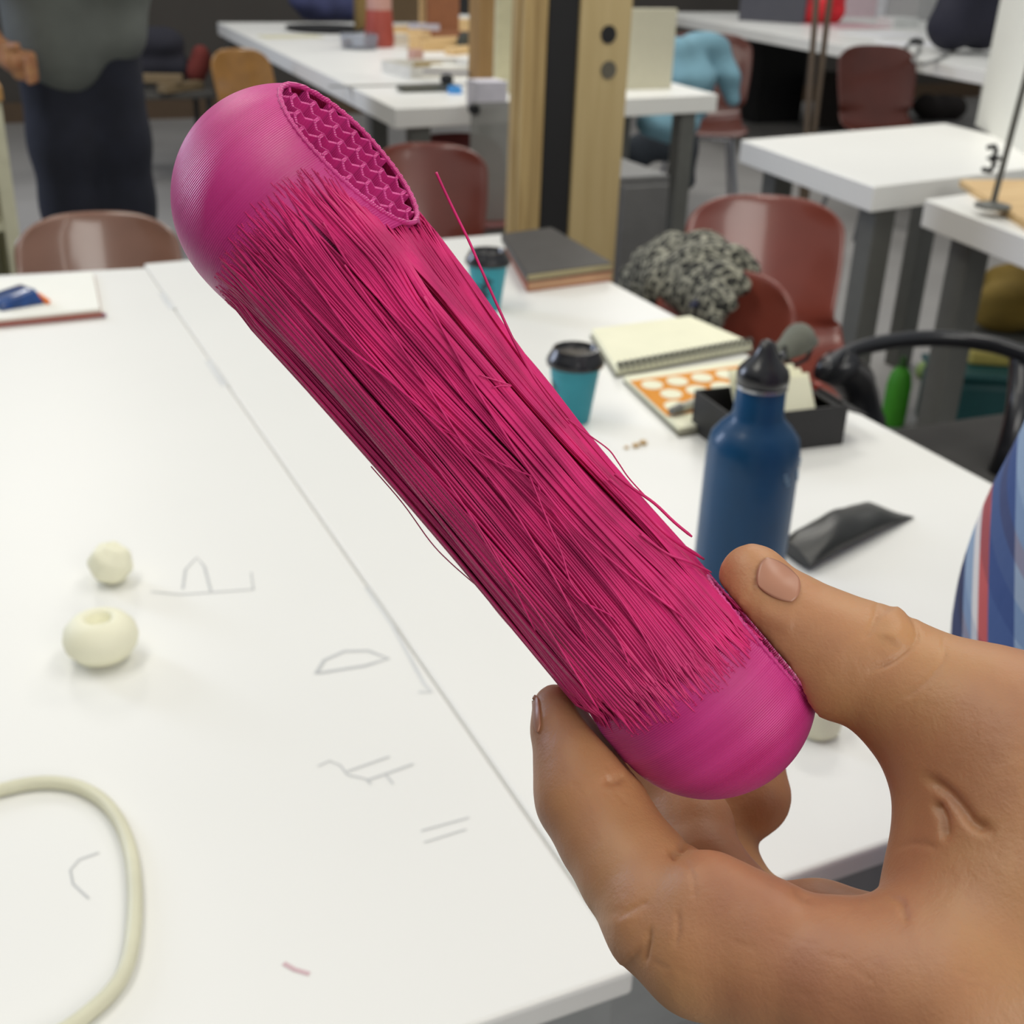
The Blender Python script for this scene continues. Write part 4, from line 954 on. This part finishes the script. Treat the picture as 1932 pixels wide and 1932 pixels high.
def fibres(n, q, clump_n, amp, rad, lift, seedk, keepout=True):
    ph0 = sampler(n); g = np.random.default_rng(seedk)
    t_ = np.linspace(0, 1, NS)[None, :]
    fine = np.floor((ph0 + PI) / (2 * PI) * clump_n * 2.6).astype(int); js = g.uniform(-20, 14, clump_n * 3 + 9); je = g.uniform(-14, 24, clump_n * 3 + 9)
    s0 = (start_s(ph0) + js[fine] + g.uniform(-9, 9, n))[:, None]; s1 = (end_s(ph0) + je[fine] + g.uniform(-7, 9, n))[:, None]
    s = s0 + (s1 - s0) * t_
    fineidx = 0
    cid = np.floor((ph0 + PI) / (2 * PI) * clump_n + g.uniform(-.35, .35, n)).astype(int) % clump_n
    cc = -PI + 2 * PI * (np.arange(clump_n) + .5 + g.uniform(-.3, .3, clump_n)) / clump_n
    env = np.sin(PI * t_) ** .8
    pull = (g.uniform(.15, .75, clump_n))[cid][:, None]
    dphi = ((cc[cid] - ph0 + PI) % (2 * PI) - PI)[:, None]
    drift = (g.normal(0, amp, clump_n))[cid][:, None] * np.sin(PI * t_) + (g.normal(0, amp * .7, clump_n))[cid][:, None] * np.sin(2 * PI * t_)
    own = g.normal(0, amp * .2, n)[:, None] * np.sin(PI * t_) + g.normal(0, amp * .08, n)[:, None] * np.sin(2 * PI * t_ + g.uniform(0, 6, n)[:, None])
    phi = ph0[:, None] + dphi * pull * env + drift + own
    fcen = (fine + .5 + g.uniform(-.25, .25, clump_n * 3 + 9)[fine]) / (clump_n * 2.6) * 2 * PI - PI
    dfin = ((fcen - ph0 + PI) % (2 * PI) - PI)[:, None]
    rp = .85 * (1 - sstep((s - s0) / 120)); ep = .8 * (1 - sstep((s1 - s) / 70))
    phi = phi + dfin * np.maximum(rp, ep)
    # the open seam along the edge between the round front and the flat side
    gapc = math.radians(30); gw = math.radians(6.5) * sstep((s - 230) / 120) * sstep((1010 - s) / 260)
    d0 = ((ph0 - gapc + PI) % (2 * PI) - PI)[:, None]; side = np.sign(d0); dg = np.maximum(side * ((phi - gapc + PI) % (2 * PI) - PI), 0)
    lim = math.radians(30)
    phi = np.where(np.abs(d0) < lim, gapc + side * np.where(dg < lim, gw + dg * (1 - gw / lim), dg), phi)
    sink = (np.abs(g.normal(0, 1, clump_n)) * lift)[cid][:, None] * env + (np.abs(g.normal(0, 1, n)) * lift * .35)[:, None] * env
    r = section(phi, s, q) - sink
    # roots lie on the bulbs' surfaces
    ra = np.where(s < 205, rA(np.minimum(s, 205)), 0) + 1.0; rb = np.where(s > LEN - 168, rB(np.maximum(s, LEN - 168)), 0) + 1.0
    fa = sstep((s - s0) / 70); fb = sstep((s1 - s) / 50)
    flatmask = section(phi, s) < renv(s) - 12
    r = np.where(flatmask, r, r * fa + (1 - fa) * np.where(s < 205, ra, r)); r = np.where(flatmask, r, r * fb + (1 - fb) * np.where(s > LEN - 168, rb, r))
    bow = -30 * np.sin(PI * np.clip(s / LEN, 0, 1)) * 0
    taper = np.clip(np.minimum(t_, 1 - t_) * 30, .25, 1) * (1 + .25 * g.normal(0, 1, n))[:, None].clip(.5, 1.8)
    return s, r * np.sin(phi) + bow, r * np.cos(phi), rad * taper
def tubes(name, s, n, z, rad, m, sides=4, **props):
    P = HP(s, n, z); ns, m_, _ = P.shape
    T = np.gradient(P, axis=1); T /= np.linalg.norm(T, axis=2, keepdims=True) + 1e-12
    Cn = HP(s, n * 0, z * 0) - P; Cn /= np.linalg.norm(Cn, axis=2, keepdims=True) + 1e-12
    B = np.cross(T, Cn); B /= np.linalg.norm(B, axis=2, keepdims=True) + 1e-12; U = np.cross(B, T)
    a = (np.arange(sides) + .5) * 2 * PI / sides
    V = P[:, :, None, :] + (rad * K)[:, :, None, None] * (B[:, :, None, :] * np.cos(a)[None, None, :, None] * 1.15 + U[:, :, None, :] * np.sin(a)[None, None, :, None])
    i, j, k = np.meshgrid(np.arange(ns), np.arange(m_ - 1), np.arange(sides), indexing='ij'); k2 = (k + 1) % sides
    b = i * m_ * sides; f = np.stack([b + j * sides + k, b + j * sides + k2, b + (j + 1) * sides + k2, b + (j + 1) * sides + k], -1).reshape(-1, 4)
    return link(name, npmesh(name, V.reshape(-1, 3), f), m, hero, smooth=180, **props)
def fset(name, *layers, m=PINKS, **props):
    A = [fibres(*l) for l in layers]; return tubes(name, *[np.concatenate([a[i] for a in A]) for i in range(4)], m, kind='stuff', **props)
fset('outer_fibres', (560, 1.0, 34, .035, 2.1, 9, 11), (420, .985, 60, .05, 1.9, 8, 12))
fset('middle_fibres', (420, .93, 46, .05, 2.2, 9, 13))
fset('inner_fibres', (300, .84, 38, .05, 2.6, 10, 14))
# solid core added behind the fibres, its dark pink painting the shade between them
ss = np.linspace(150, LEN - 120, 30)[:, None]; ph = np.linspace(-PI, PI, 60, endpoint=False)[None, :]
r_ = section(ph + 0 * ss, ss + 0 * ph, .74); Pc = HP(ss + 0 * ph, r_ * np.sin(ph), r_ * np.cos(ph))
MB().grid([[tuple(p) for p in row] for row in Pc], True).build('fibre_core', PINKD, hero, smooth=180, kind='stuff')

# loose and crossing strands, drawn as px in the picture plane with a height z (px) towards the camera
def to_obj(px, py, z):
    d = D0 - z * K; p = hold(px, py, d) - O_; return p @ ES / K, p @ EN / K, p @ EZ / K
def zsurf(px, py, up=3.0):
    """height of the bundle's surface under a pixel"""
    z = 150.0
    for _ in range(6):
        s, n, _z = to_obj(px, py, z); r = float(renv(np.array(s))) + up; z = math.sqrt(max(r * r - n * n, 100))
    # respect the flat side
    f_ = float(fang(np.array(s))); zc = (float(hcut(np.array(s))) + up - n * math.sin(f_)) / max(math.cos(f_), .05)
    return min(z, max(zc, -60))
loose = [([(823, 325), (838, 358), (860, 404), (885, 455), (910, 512), (938, 575), (968, 640), (1000, 700), (1035, 750), (1075, 800)], 2.6, 'free', 60),
         ([(1070, 790), (1110, 820), (1148, 848), (1166, 872), (1185, 900), (1210, 928), (1232, 950)], 1.5, 'free', 30),
         ([(1160, 895), (1195, 922), (1235, 950), (1272, 985), (1306, 1013)], 3.2, 'free', 40),
         ([(985, 720), (1010, 742), (1040, 775), (1075, 820), (1110, 860)], 1.3, 'free', 20),
         ([(955, 690), (985, 715), (1020, 752), (1050, 795)], 1.2, 'free', 20),
         ([(905, 708), (930, 716), (965, 728), (945, 728), (930, 732)], 1.4, 'on', 6),
         ([(893, 848), (930, 868), (975, 888), (1008, 902), (1020, 930)], 1.7, 'on', 8),
         ([(780, 760), (820, 800), (860, 824), (893, 846)], 1.6, 'on', 6),
         ([(568, 565), (600, 600), (650, 650), (720, 705), (790, 765), (850, 815)], 2.4, 'on', 9),
         ([(800, 560), (845, 640), (890, 720), (940, 800), (985, 868), (1030, 930), (1090, 1000), (1180, 1080), (1290, 1165)], 2.6, 'on', 9),
         ([(1000, 900), (1030, 975), (1060, 1045), (1078, 1100), (1120, 1150), (1165, 1205), (1190, 1260)], 2.0, 'on', 9),
         ([(1075, 1110), (1100, 1135), (1150, 1160), (1170, 1180)], 1.8, 'on', 8),
         ([(545, 470), (600, 545), (670, 640), (760, 740), (830, 810), (920, 900)], 2.4, 'on', 7),
         ([(650, 500), (720, 600), (800, 720), (870, 830), (960, 950), (1040, 1080), (1110, 1210)], 2.2, 'on', 7),
         ([(1180, 860), (1120, 860), (1200, 950), (1270, 1020), (1322, 1056)], 0, 'skip', 0),
         ([(1150, 905), (1200, 950), (1260, 1010), (1328, 1055)], 3.6, 'on', 6),
         ([(1210, 1010), (1260, 1045), (1300, 1060), (1342, 1080)], 2.6, 'on', 5),
         ([(700, 880), (760, 950), (812, 1022), (850, 1062), (905, 1110)], 1.2, 'free', -60),
         ([(905, 1110), (935, 1150), (965, 1185), (985, 1205), (1020, 1250)], 1.2, 'free', -60),
         ([(610, 420), (660, 500), (740, 590), (800, 650), (880, 760)], 2.2, 'on', 6),
         ([(1040, 960), (1100, 1040), (1170, 1130), (1220, 1210), (1260, 1290)], 2.0, 'on', 7),
         ([(880, 960), (940, 1060), (1010, 1150), (1080, 1260), (1130, 1340)], 2.0, 'on', 7),
         ([(720, 760), (800, 850), (900, 990), (960, 1090), (1010, 1190)], 1.8, 'on', 7)]
for pts, w, mode, z in loose:
    if mode == 'skip': continue
    Q = []
    for p in spline([np.array([x, y, 0.]) for x, y in pts], 5):
        zz = z if mode == 'free' else zsurf(p[0], p[1], z)
        Q.append(tuple(HP(*[np.array(float(c)) for c in to_obj(p[0], p[1], zz)])))
    MB().tube(Q, [w * K] * (len(Q) - 1) + [w * K * .6], 6).build('loose_strand', PINKS, hero, smooth=180)

# ------------------------------------------------------------------ the hand and its owner
gs = N('skin'); n1 = gs.noise(34, 4); n2 = gs.noise(420, 3); n3 = gs.noise(1500, 2)
gs.l(gs.ramp(n1, [(.3, srgb(162, 110, 80)), (.5, srgb(180, 129, 90)), (.72, srgb(186, 140, 94))]), gs.p.inputs['Base Color'])
gs.p.inputs['Roughness'].default_value = .5; gs.p.inputs['Subsurface Weight'].default_value = .25
gs.p.inputs['Subsurface Radius'].default_value = (.006, .002, .001); gs.p.inputs['Subsurface Scale'].default_value = 1
mm = gs.n('ShaderNodeMath', operation='MULTIPLY_ADD'); gs.l(n3, mm.inputs[0]); mm.inputs[1].default_value = .5; gs.l(n2, mm.inputs[2])
gs.bump(mm.outputs[0], .35, .0004)
SKIN = gs.m
def J(px, py, dz, r):
    """joint seen at a pixel, dz metres nearer than the pink piece, radius r px as seen"""
    d = D0 - dz; return (hold(px, py, d), r * d / F)

lo = np.array([-.004, -.125, -.335]); hi = np.array([.175, -.001, -.155])
G = SDF(lo, hi, .00105)
thumb = [J(1420, 1088, .006, 63), J(1438, 1130, .007, 77), J(1497, 1188, .008, 99), J(1577, 1238, .010, 114), J(1645, 1258, .012, 110), J(1714, 1300, .014, 117), J(1808, 1352, .018, 124), J(1920, 1440, .024, 165)]
index = [J(1048, 1334, -.008, 44), J(1062, 1375, -.006, 60), J(1096, 1445, -.002, 88), J(1110, 1500, .001, 99), J(1150, 1575, .006, 97), J(1196, 1643, .012, 104), J(1262, 1722, .020, 124), J(1335, 1775, .026, 140), J(1450, 1812, .032, 134), J(1600, 1860, .038, 158), J(1790, 1900, .045, 200)]
pad = [J(1338, 1694, .028, 88), J(1440, 1748, .033, 92)]
middle = [J(1180, 1400, -.040, 60), J(1262, 1480, -.034, 74), J(1302, 1560, -.026, 80), J(1318, 1640, -.018, 88), J(1430, 1745, -.008, 80), J(1545, 1760, .0, 96), J(1700, 1810, .010, 108)]
ring_ = [J(1300, 1350, -.058, 70), J(1385, 1440, -.054, 92), J(1412, 1500, -.050, 76), J(1352, 1560, -.048, 70), J(1350, 1620, -.044, 76), J(1400, 1720, -.035, 84), J(1560, 1790, -.020, 90), J(1700, 1800, 0, 110)]
little = [J(1330, 1500, -.066, 50), J(1340, 1600, -.064, 60), J(1420, 1720, -.055, 64), J(1560, 1800, -.036, 70), J(1700, 1830, -.01, 100)]
palm = [J(1905, 1520, .022, 152), J(1888, 1640, .022, 156), J(1880, 1770, .030, 180), J(1860, 1850, .038, 212)]
palm2 = [J(1960, 1440, .026, 170), J(2040, 1640, .034, 230), J(2060, 1850, .040, 260)]
pink_heel = [J(1752, 1530, .010, 52), J(1755, 1600, .008, 62), J(1740, 1668, .006, 58)]
kk = .0022
dT = G.chain(thumb, .003); dI = G.chain(index, .0022); dM = G.chain(middle, .002); dR = G.chain(ring_, .002); dL = G.chain(little, .002)
dP = smin(G.chain(palm, .010), G.chain(palm2, .010), .020); dH = G.chain(pink_heel, .004)
G.d = smin(dP, dT, .014); G.d = smin(G.d, smin(dI, G.chain(pad, .002), .003), .006); G.d = smin(G.d, dH, .003)
G.d = smin(G.d, dM, .0012); G.d = smin(G.d, dR, .001); G.d = smin(G.d, dL, .001)
# the hand closes on the pink piece without entering it
q = np.stack([(G.X - O_[0]), (G.Y - O_[1]), (G.Z - O_[2])])
s_ = (q[0] * ES[0] + q[1] * ES[1]); n_ = (q[0] * EN[0] + q[1] * EN[1]); z_ = q[2]
t_ = np.clip(s_, 0, LEN * K); rr_ = np.sqrt((s_ - t_) ** 2 + n_ ** 2 + z_ ** 2)
body = np.maximum(rr_ - 209 * K, n_ * math.sin(FB) + z_ * math.cos(FB) - (HB + 7) * K)
G.d = np.maximum(G.d, -(body - .0004)).astype(np.float32)
v, f = G.mesh()
HW = toW(hold(1800, 1750, .21)); 
owner = thing('person', 'person in blue and red plaid shirt, hand gripping the pink stick by one end', 'person', (.66, .05, 0))
OW = np.array(owner.location)
WR = toW(G.lo * 0 + np.array([.150, -.098, -.205]))
hm = npmesh('hand_raw', v, f)
tmp = link('hand_raw', hm, None); q_ = tmp.modifiers.new('relax', 'SMOOTH'); q_.factor = .5; q_.iterations = 4
q_ = tmp.modifiers.new('fine', 'SUBSURF'); q_.levels = 1; q_.render_levels = 1
hm = bpy.data.meshes.new_from_object(tmp.evaluated_get(bpy.context.evaluated_depsgraph_get())); bpy.data.objects.remove(tmp)
nv = len(hm.vertices); co = np.empty(nv * 3, np.float32); hm.vertices.foreach_get('co', co); co = co.reshape(-1, 3).astype(float)
no = np.empty(nv * 3, np.float32); hm.vertex_normals.foreach_get('vector', no); no = no.reshape(-1, 3)
dpt = -co[:, 2]; PXX = 966 + co[:, 0] / dpt * F; PYY = 966 - co[:, 1] / dpt * F; disp = np.zeros(nv)
def mark(pts, w, a, zmin=0):
    d2 = np.full(nv, 1e9); pts = spline([np.array([x, y, 0.]) for x, y in pts], 4) if len(pts) > 2 else [np.array([x, y, 0.]) for x, y in pts]
    tot = np.zeros(nv)
    for i, (p, q) in enumerate(zip(pts[:-1], pts[1:])):
        bx, by = q[0] - p[0], q[1] - p[1]; L = bx * bx + by * by + 1e-9
        t_ = np.clip(((PXX - p[0]) * bx + (PYY - p[1]) * by) / L, 0, 1)
        e = (PXX - p[0] - t_ * bx) ** 2 + (PYY - p[1] - t_ * by) ** 2
        m = e < d2; d2[m] = e[m]; tot[m] = (i + t_[m]) / (len(pts) - 1)
    ends = np.clip(np.sin(PI * np.clip(tot, .0, 1)) * 1.8 + .25, 0, 1)
    facing = np.clip(no[:, 2] * 2.5 + .6, 0, 1) * (dpt < D0 - zmin)
    disp[:] -= a * np.exp(-d2 / (w * w)) * ends * facing
z_t = -.004
mark([(1655, 1136), (1652, 1160), (1644, 1185), (1630, 1208)], 5, 0.00035, z_t)
mark([(1702, 1148), (1722, 1172), (1729, 1200), (1712, 1226), (1680, 1250), (1640, 1266)], 5, 0.00055, z_t)
mark([(1778, 1198), (1782, 1235), (1762, 1270), (1730, 1300), (1700, 1318)], 5, 0.00025, z_t)
mark([(1676, 1150), (1695, 1180), (1680, 1215)], 26, -0.00090, z_t)
mark([(1430, 1150), (1465, 1172), (1500, 1176)], 18, -0.00040, z_t)
mark([(1424, 1096), (1420, 1114), (1408, 1128)], 5, 0.00020, z_t)
mark([(1748, 1466), (1785, 1492), (1812, 1520), (1835, 1550), (1868, 1566)], 11, 0.00120, -.03)
mark([(1764, 1512), (1780, 1542), (1784, 1580)], 9, 0.00120, -.03)
mark([(1690, 1600), (1730, 1590), (1770, 1600)], 6, 0.00030, -.03)
mark([(1672, 1692), (1700, 1702), (1710, 1740)], 7, 0.00050, -.03)
mark([(1228, 1752), (1222, 1790), (1218, 1815)], 5, 0.00055, -.01)
mark([(1279, 1716), (1279, 1760), (1272, 1785)], 5, 0.00025, -.01)
mark([(1165, 1738), (1200, 1712), (1222, 1702)], 5, 0.00020, -.01)
mark([(1230, 1812), (1245, 1822), (1262, 1828)], 5, 0.00020, -.01)
mark([(1180, 1462), (1160, 1472), (1140, 1474)], 9, 0.0006, -.03)
mark([(1300, 1588), (1284, 1604), (1262, 1612)], 11, 0.0016, -.01)
mark([(1292, 1620), (1308, 1660), (1312, 1700)], 5, 0.00015, -.01)
mark([(1170, 1720), (1185, 1780), (1200, 1800)], 34, -0.00080, -.01)
mark([(1500, 1676), (1512, 1690), (1530, 1700)], 7, 0.00040, -.02)
for i in range(26):          # faint wrinkle lines over the index knuckle and the heel of the thumb
    q_ = np.random.default_rng(50 + i); cx_, cy_ = (1120 + q_.uniform(-30, 70), 1430 + q_.uniform(-20, 90)) if i < 10 else (1330 + q_.uniform(-60, 560), 1800 + q_.uniform(-40, 110))
    a_ = .9 if i < 10 else .25 + q_.normal() * .15; L_ = q_.uniform(12, 30)
    mark([(cx_ - L_ * math.cos(a_), cy_ - L_ * math.sin(a_)), (cx_ + L_ * math.cos(a_), cy_ + L_ * math.sin(a_))], 4, 0.00008, -.03)
hm.vertices.foreach_set('co', (toW(co + no * disp[:, None]) - OW).astype(np.float32).ravel()); hm.update()
hm.name = 'hand'; ho = link('hand', hm, SKIN, owner, smooth=180)

# nails laid on the finished surface
def first_hit(px, py, d0=.17, d1=.33, st=.0004):
    d = d0; prev = G.sample(hold(px, py, d))
    while d < d1:
        d += st; cur = G.sample(hold(px, py, d))
        if cur < 0 <= prev: return d - st * (-cur) / max(prev - cur, 1e-9)
        prev = cur
    return None
def nail(name, corners, lift, bulge=.0005, n=14, m_=None):
    c00, c10, c11, c01 = [np.array(c, float) for c in corners]; rows = []; D = np.zeros((n + 1, n + 1)); XY = {}
    for i in range(n + 1):
        for j in range(n + 1):
            u, w = i / n, j / n; uu = (u - .5) * 2; ww = (w - .5) * 2       # squircle the patch
            uu2 = uu * math.sqrt(1 - .38 * ww * ww); ww2 = ww * math.sqrt(1 - .38 * uu * uu); u, w = (uu2 + 1) / 2, (ww2 + 1) / 2
            p = (c00 * (1 - u) + c10 * u) * (1 - w) + (c01 * (1 - u) + c11 * u) * w; XY[i, j] = p
            h = first_hit(*p); D[i, j] = h if h else np.nan
    D = np.where(np.isnan(D), np.nanmedian(D) + .003, D)
    for i in range(n + 1):
        rows.append([tuple(toW(hold(*XY[i, j], D[i, j] - lift - bulge * math.sin(PI * i / n) * math.sin(PI * j / n))) - OW) for j in range(n + 1)])
    return MB().grid(rows).build(name, m_, owner, smooth=180, solid=.0006)
NAIL = mat('fingernail', (172, 122, 98), .38, var=.05, scale=80)
nail('fingernail', [(1441, 1041), (1516, 1091), (1500, 1146), (1419, 1108)], .0001, .0003, m_=NAIL)
nail('fingernail', [(1004, 1315), (1016, 1310), (1021, 1372), (1011, 1388)], .0001, .0002, m_=NAIL)

# forearm, shirt, trousers (the rest of the owner is outside the photograph)
sh = np.array([.60, .02, 1.36]); el = np.array([.42, -.12, 1.02]); wr = toW(hold(2230, 1900, .205))
soft('forearm', SKIN, [[(wr - OW, .026), (wr * .6 + el * .4 - OW, .034), (el - OW, .043)]], h=.005, k=.01, parent=owner)
# plaid cloth: crossing bands of blue, white and red
gq = N('plaid_cloth'); tc = gq.n('ShaderNodeTexCoord'); sx = gq.n('ShaderNodeSeparateXYZ')
mpq = gq.n('ShaderNodeMapping'); mpq.inputs['Rotation'].default_value = (.0, .30, .0); gq.l(tc.outputs['Object'], mpq.inputs[0]); gq.l(mpq.outputs[0], sx.inputs[0])
ux = gq.n('ShaderNodeMath', operation='SUBTRACT'); gq.l(sx.outputs[0], ux.inputs[0]); gq.l(sx.outputs[1], ux.inputs[1])
def bands(src, period, stops, off=0):
    m1 = gq.n('ShaderNodeMath', operation='MULTIPLY_ADD'); gq.l(src, m1.inputs[0]); m1.inputs[1].default_value = 1 / period; m1.inputs[2].default_value = 10 + off
    m2 = gq.n('ShaderNodeMath', operation='FRACT'); gq.l(m1.outputs[0], m2.inputs[0]); return gq.ramp(m2.outputs[0], stops, 'CONSTANT')
Bl, Lb_, Wh, Rd, Nv = srgb(66, 92, 146), srgb(150, 172, 198), srgb(232, 226, 222), srgb(204, 92, 92), srgb(44, 58, 104)
c1 = bands(ux.outputs[0], .070, [(0, Bl), (.13, Lb_), (.24, Wh), (.34, Rd), (.47, Wh), (.53, Nv), (.67, Lb_), (.76, Wh), (.82, Rd), (.91, Bl)], .45)
c2 = bands(sx.outputs[2], .048, [(0, srgb(225, 228, 235)), (.35, srgb(150, 172, 205)), (.55, srgb(238, 226, 222)), (.72, srgb(205, 140, 140)), (.84, srgb(170, 184, 210))])
mi = gq.n('ShaderNodeMix', data_type='RGBA', blend_type='MULTIPLY'); mi.inputs[0].default_value = .6
gq.l(c1, mi.inputs[6]); gq.l(c2, mi.inputs[7]); gq.l(mi.outputs[2], gq.p.inputs['Base Color']); gq.p.inputs['Roughness'].default_value = .9
gq.bump(gq.noise(60, 4), .4, .002)
tc_ = np.array([.58, .25, 0])
tor = [[((tc_[0] - .05, tc_[1] - .01, .78), .145), ((tc_[0] - .06, tc_[1], .95), .150), ((tc_[0] - .02, tc_[1], 1.1), .155), ((tc_[0], tc_[1] - .03, 1.25), .155), ((tc_[0], tc_[1], 1.36), .12)],
       [((tc_[0] + .12, tc_[1] - .01, .78), .145), ((tc_[0] + .14, tc_[1] - .01, .98), .15), ((tc_[0] + .14, tc_[1] - .03, 1.2), .155), ((tc_[0] + .1, tc_[1], 1.36), .12)],
       [(tuple(sh), .085), (tuple(el), .062), (tuple(el * .75 + wr * .25), .052)]]
soft('plaid_shirt', gq.m, [[(np.array(p) - OW, r) for p, r in ch] for ch in tor], h=.008, k=.04, wob=.004, wl=.10, parent=owner)
soft('trousers', mat('dark_jeans', (40, 46, 60), .9), [[((.62 - OW[0], .14 - OW[1], .76), .14), ((.62 - OW[0], .12 - OW[1], .45), .085), ((.62 - OW[0], .10 - OW[1], .06), .06)],
     [((.82 - OW[0], .14 - OW[1], .76), .14), ((.84 - OW[0], .12 - OW[1], .45), .085), ((.84 - OW[0], .10 - OW[1], .06), .06)]], h=.014, k=.04, parent=owner, cut=.04)
for x in (.62, .84): soft('shoe', BLACK, [[((x - OW[0], .08 - OW[1], .045), .045), ((x - OW[0] - .0, .24 - OW[1], .04), .04)]], h=.009, k=.02, parent=owner, cut=0.0)
soft('head', SKIN, [[((.76 - OW[0], .17 - OW[1], 1.42), .06), ((.74 - OW[0], .2 - OW[1], 1.54), .062)], [((.74 - OW[0], .2 - OW[1], 1.62), .095), ((.73 - OW[0], .22 - OW[1], 1.68), .092)], [((.72 - OW[0], .29 - OW[1], 1.61), .02), ((.72 - OW[0], .31 - OW[1], 1.59), .014)]], h=.01, k=.03, parent=owner)

# ------------------------------------------------------------------ the person standing at the back left
Yp = 3.95
def pz(px, py, dy=0): return at_y(px, py, Yp + dy)
bp_ = pz(165, 120); o = np.array([bp_[0], Yp, 0])
pb_ = thing('person', 'person in grey shirt and dark navy jeans standing behind the left table', 'person', o)
JN = mat('navy_jeans', (24, 27, 40), .9, var=.15, scale=20, bump=.3, bscale=60)
xl, xr = pz(125, 300)[0] - o[0], pz(228, 300)[0] - o[0]
soft('jeans', JN, [[((xl + .01, 0, .86), .115), ((xl, 0, .62), .098), ((xl, .02, .42), .085), ((xl - .01, .03, .07), .075)],
                   [((xr - .02, .02, .86), .115), ((xr, .02, .62), .088), ((xr + .01, .04, .42), .08), ((xr + .03, .05, .07), .072)], [((xl + .02, 0, .95), .11), ((xr - .03, .02, .95), .11)]], h=.012, k=.05, wob=.004, wl=.12, parent=pb_, cut=.03)
for x in (xl - .01, xr + .03): soft('shoe', BLACK, [[((x, .06, .045), .045), ((x - .02, -.12, .04), .04)]], h=.01, k=.02, parent=pb_, cut=0)
GS = mat('grey_shirt', (92, 96, 92), .9, var=.12, scale=10, bump=.3, bscale=40)
mx_ = (xl + xr) / 2
soft('grey_shirt', GS, [[((mx_ - .07, 0, .90), .135), ((mx_ - .08, 0, 1.1), .14), ((mx_ - .1, 0, 1.32), .14)], [((mx_ + .07, .01, .93), .125), ((mx_ + .08, .01, 1.1), .14), ((mx_ + .1, 0, 1.32), .14)],
     [((mx_ - .06, -.06, .84), .09), ((mx_ - .05, -.03, .95), .12)],
     [((mx_ - .22, 0, 1.38), .075), ((mx_ - .30, -.05, 1.16), .062)], [((mx_ + .2, 0, 1.38), .075), ((mx_ + .27, .02, 1.15), .06)]], h=.012, k=.05, wob=.006, wl=.12, parent=pb_)
hx_ = pz(2, 108, -.12) - o
arm_l = [((mx_ - .30, -.05, 1.16), .046), ((mx_ - .33, -.09, 1.05), .04), (tuple(hx_ + (-.02, 0, .05)), .03)]
fing = [[(tuple(hx_ + (-.0, 0, .02)), .033), (tuple(hx_ + (.03, -.03, -.005)), .034)]] + [[(tuple(hx_ + (.035, -.03, .015 - .02 * i)), .012), (tuple(hx_ + (.075, -.05, .008 - .02 * i)), .0105), (tuple(hx_ + (.060, -.085, .004 - .02 * i)), .009)] for i in range(4)] + [[(tuple(hx_ + (.01, -.03, .03)), .013), (tuple(hx_ + (.04, -.07, .035)), .011)]]
head = [[((mx_, 0, 1.42), .06), ((mx_, -.01, 1.56), .06)], [((mx_, -.02, 1.64), .09), ((mx_, -.03, 1.7), .09)], [((mx_, -.115, 1.655), .018), ((mx_, -.13, 1.64), .013)]]
arm_r = [[((mx_ + .27, .02, 1.15), .040), ((mx_ + .10, -.20, 1.12), .034), ((mx_ - .05, -.26, 1.14), .03)]]
soft('arms_and_head', SKIN, [arm_l] + fing + head + arm_r, h=.007, k=.012, parent=pb_)
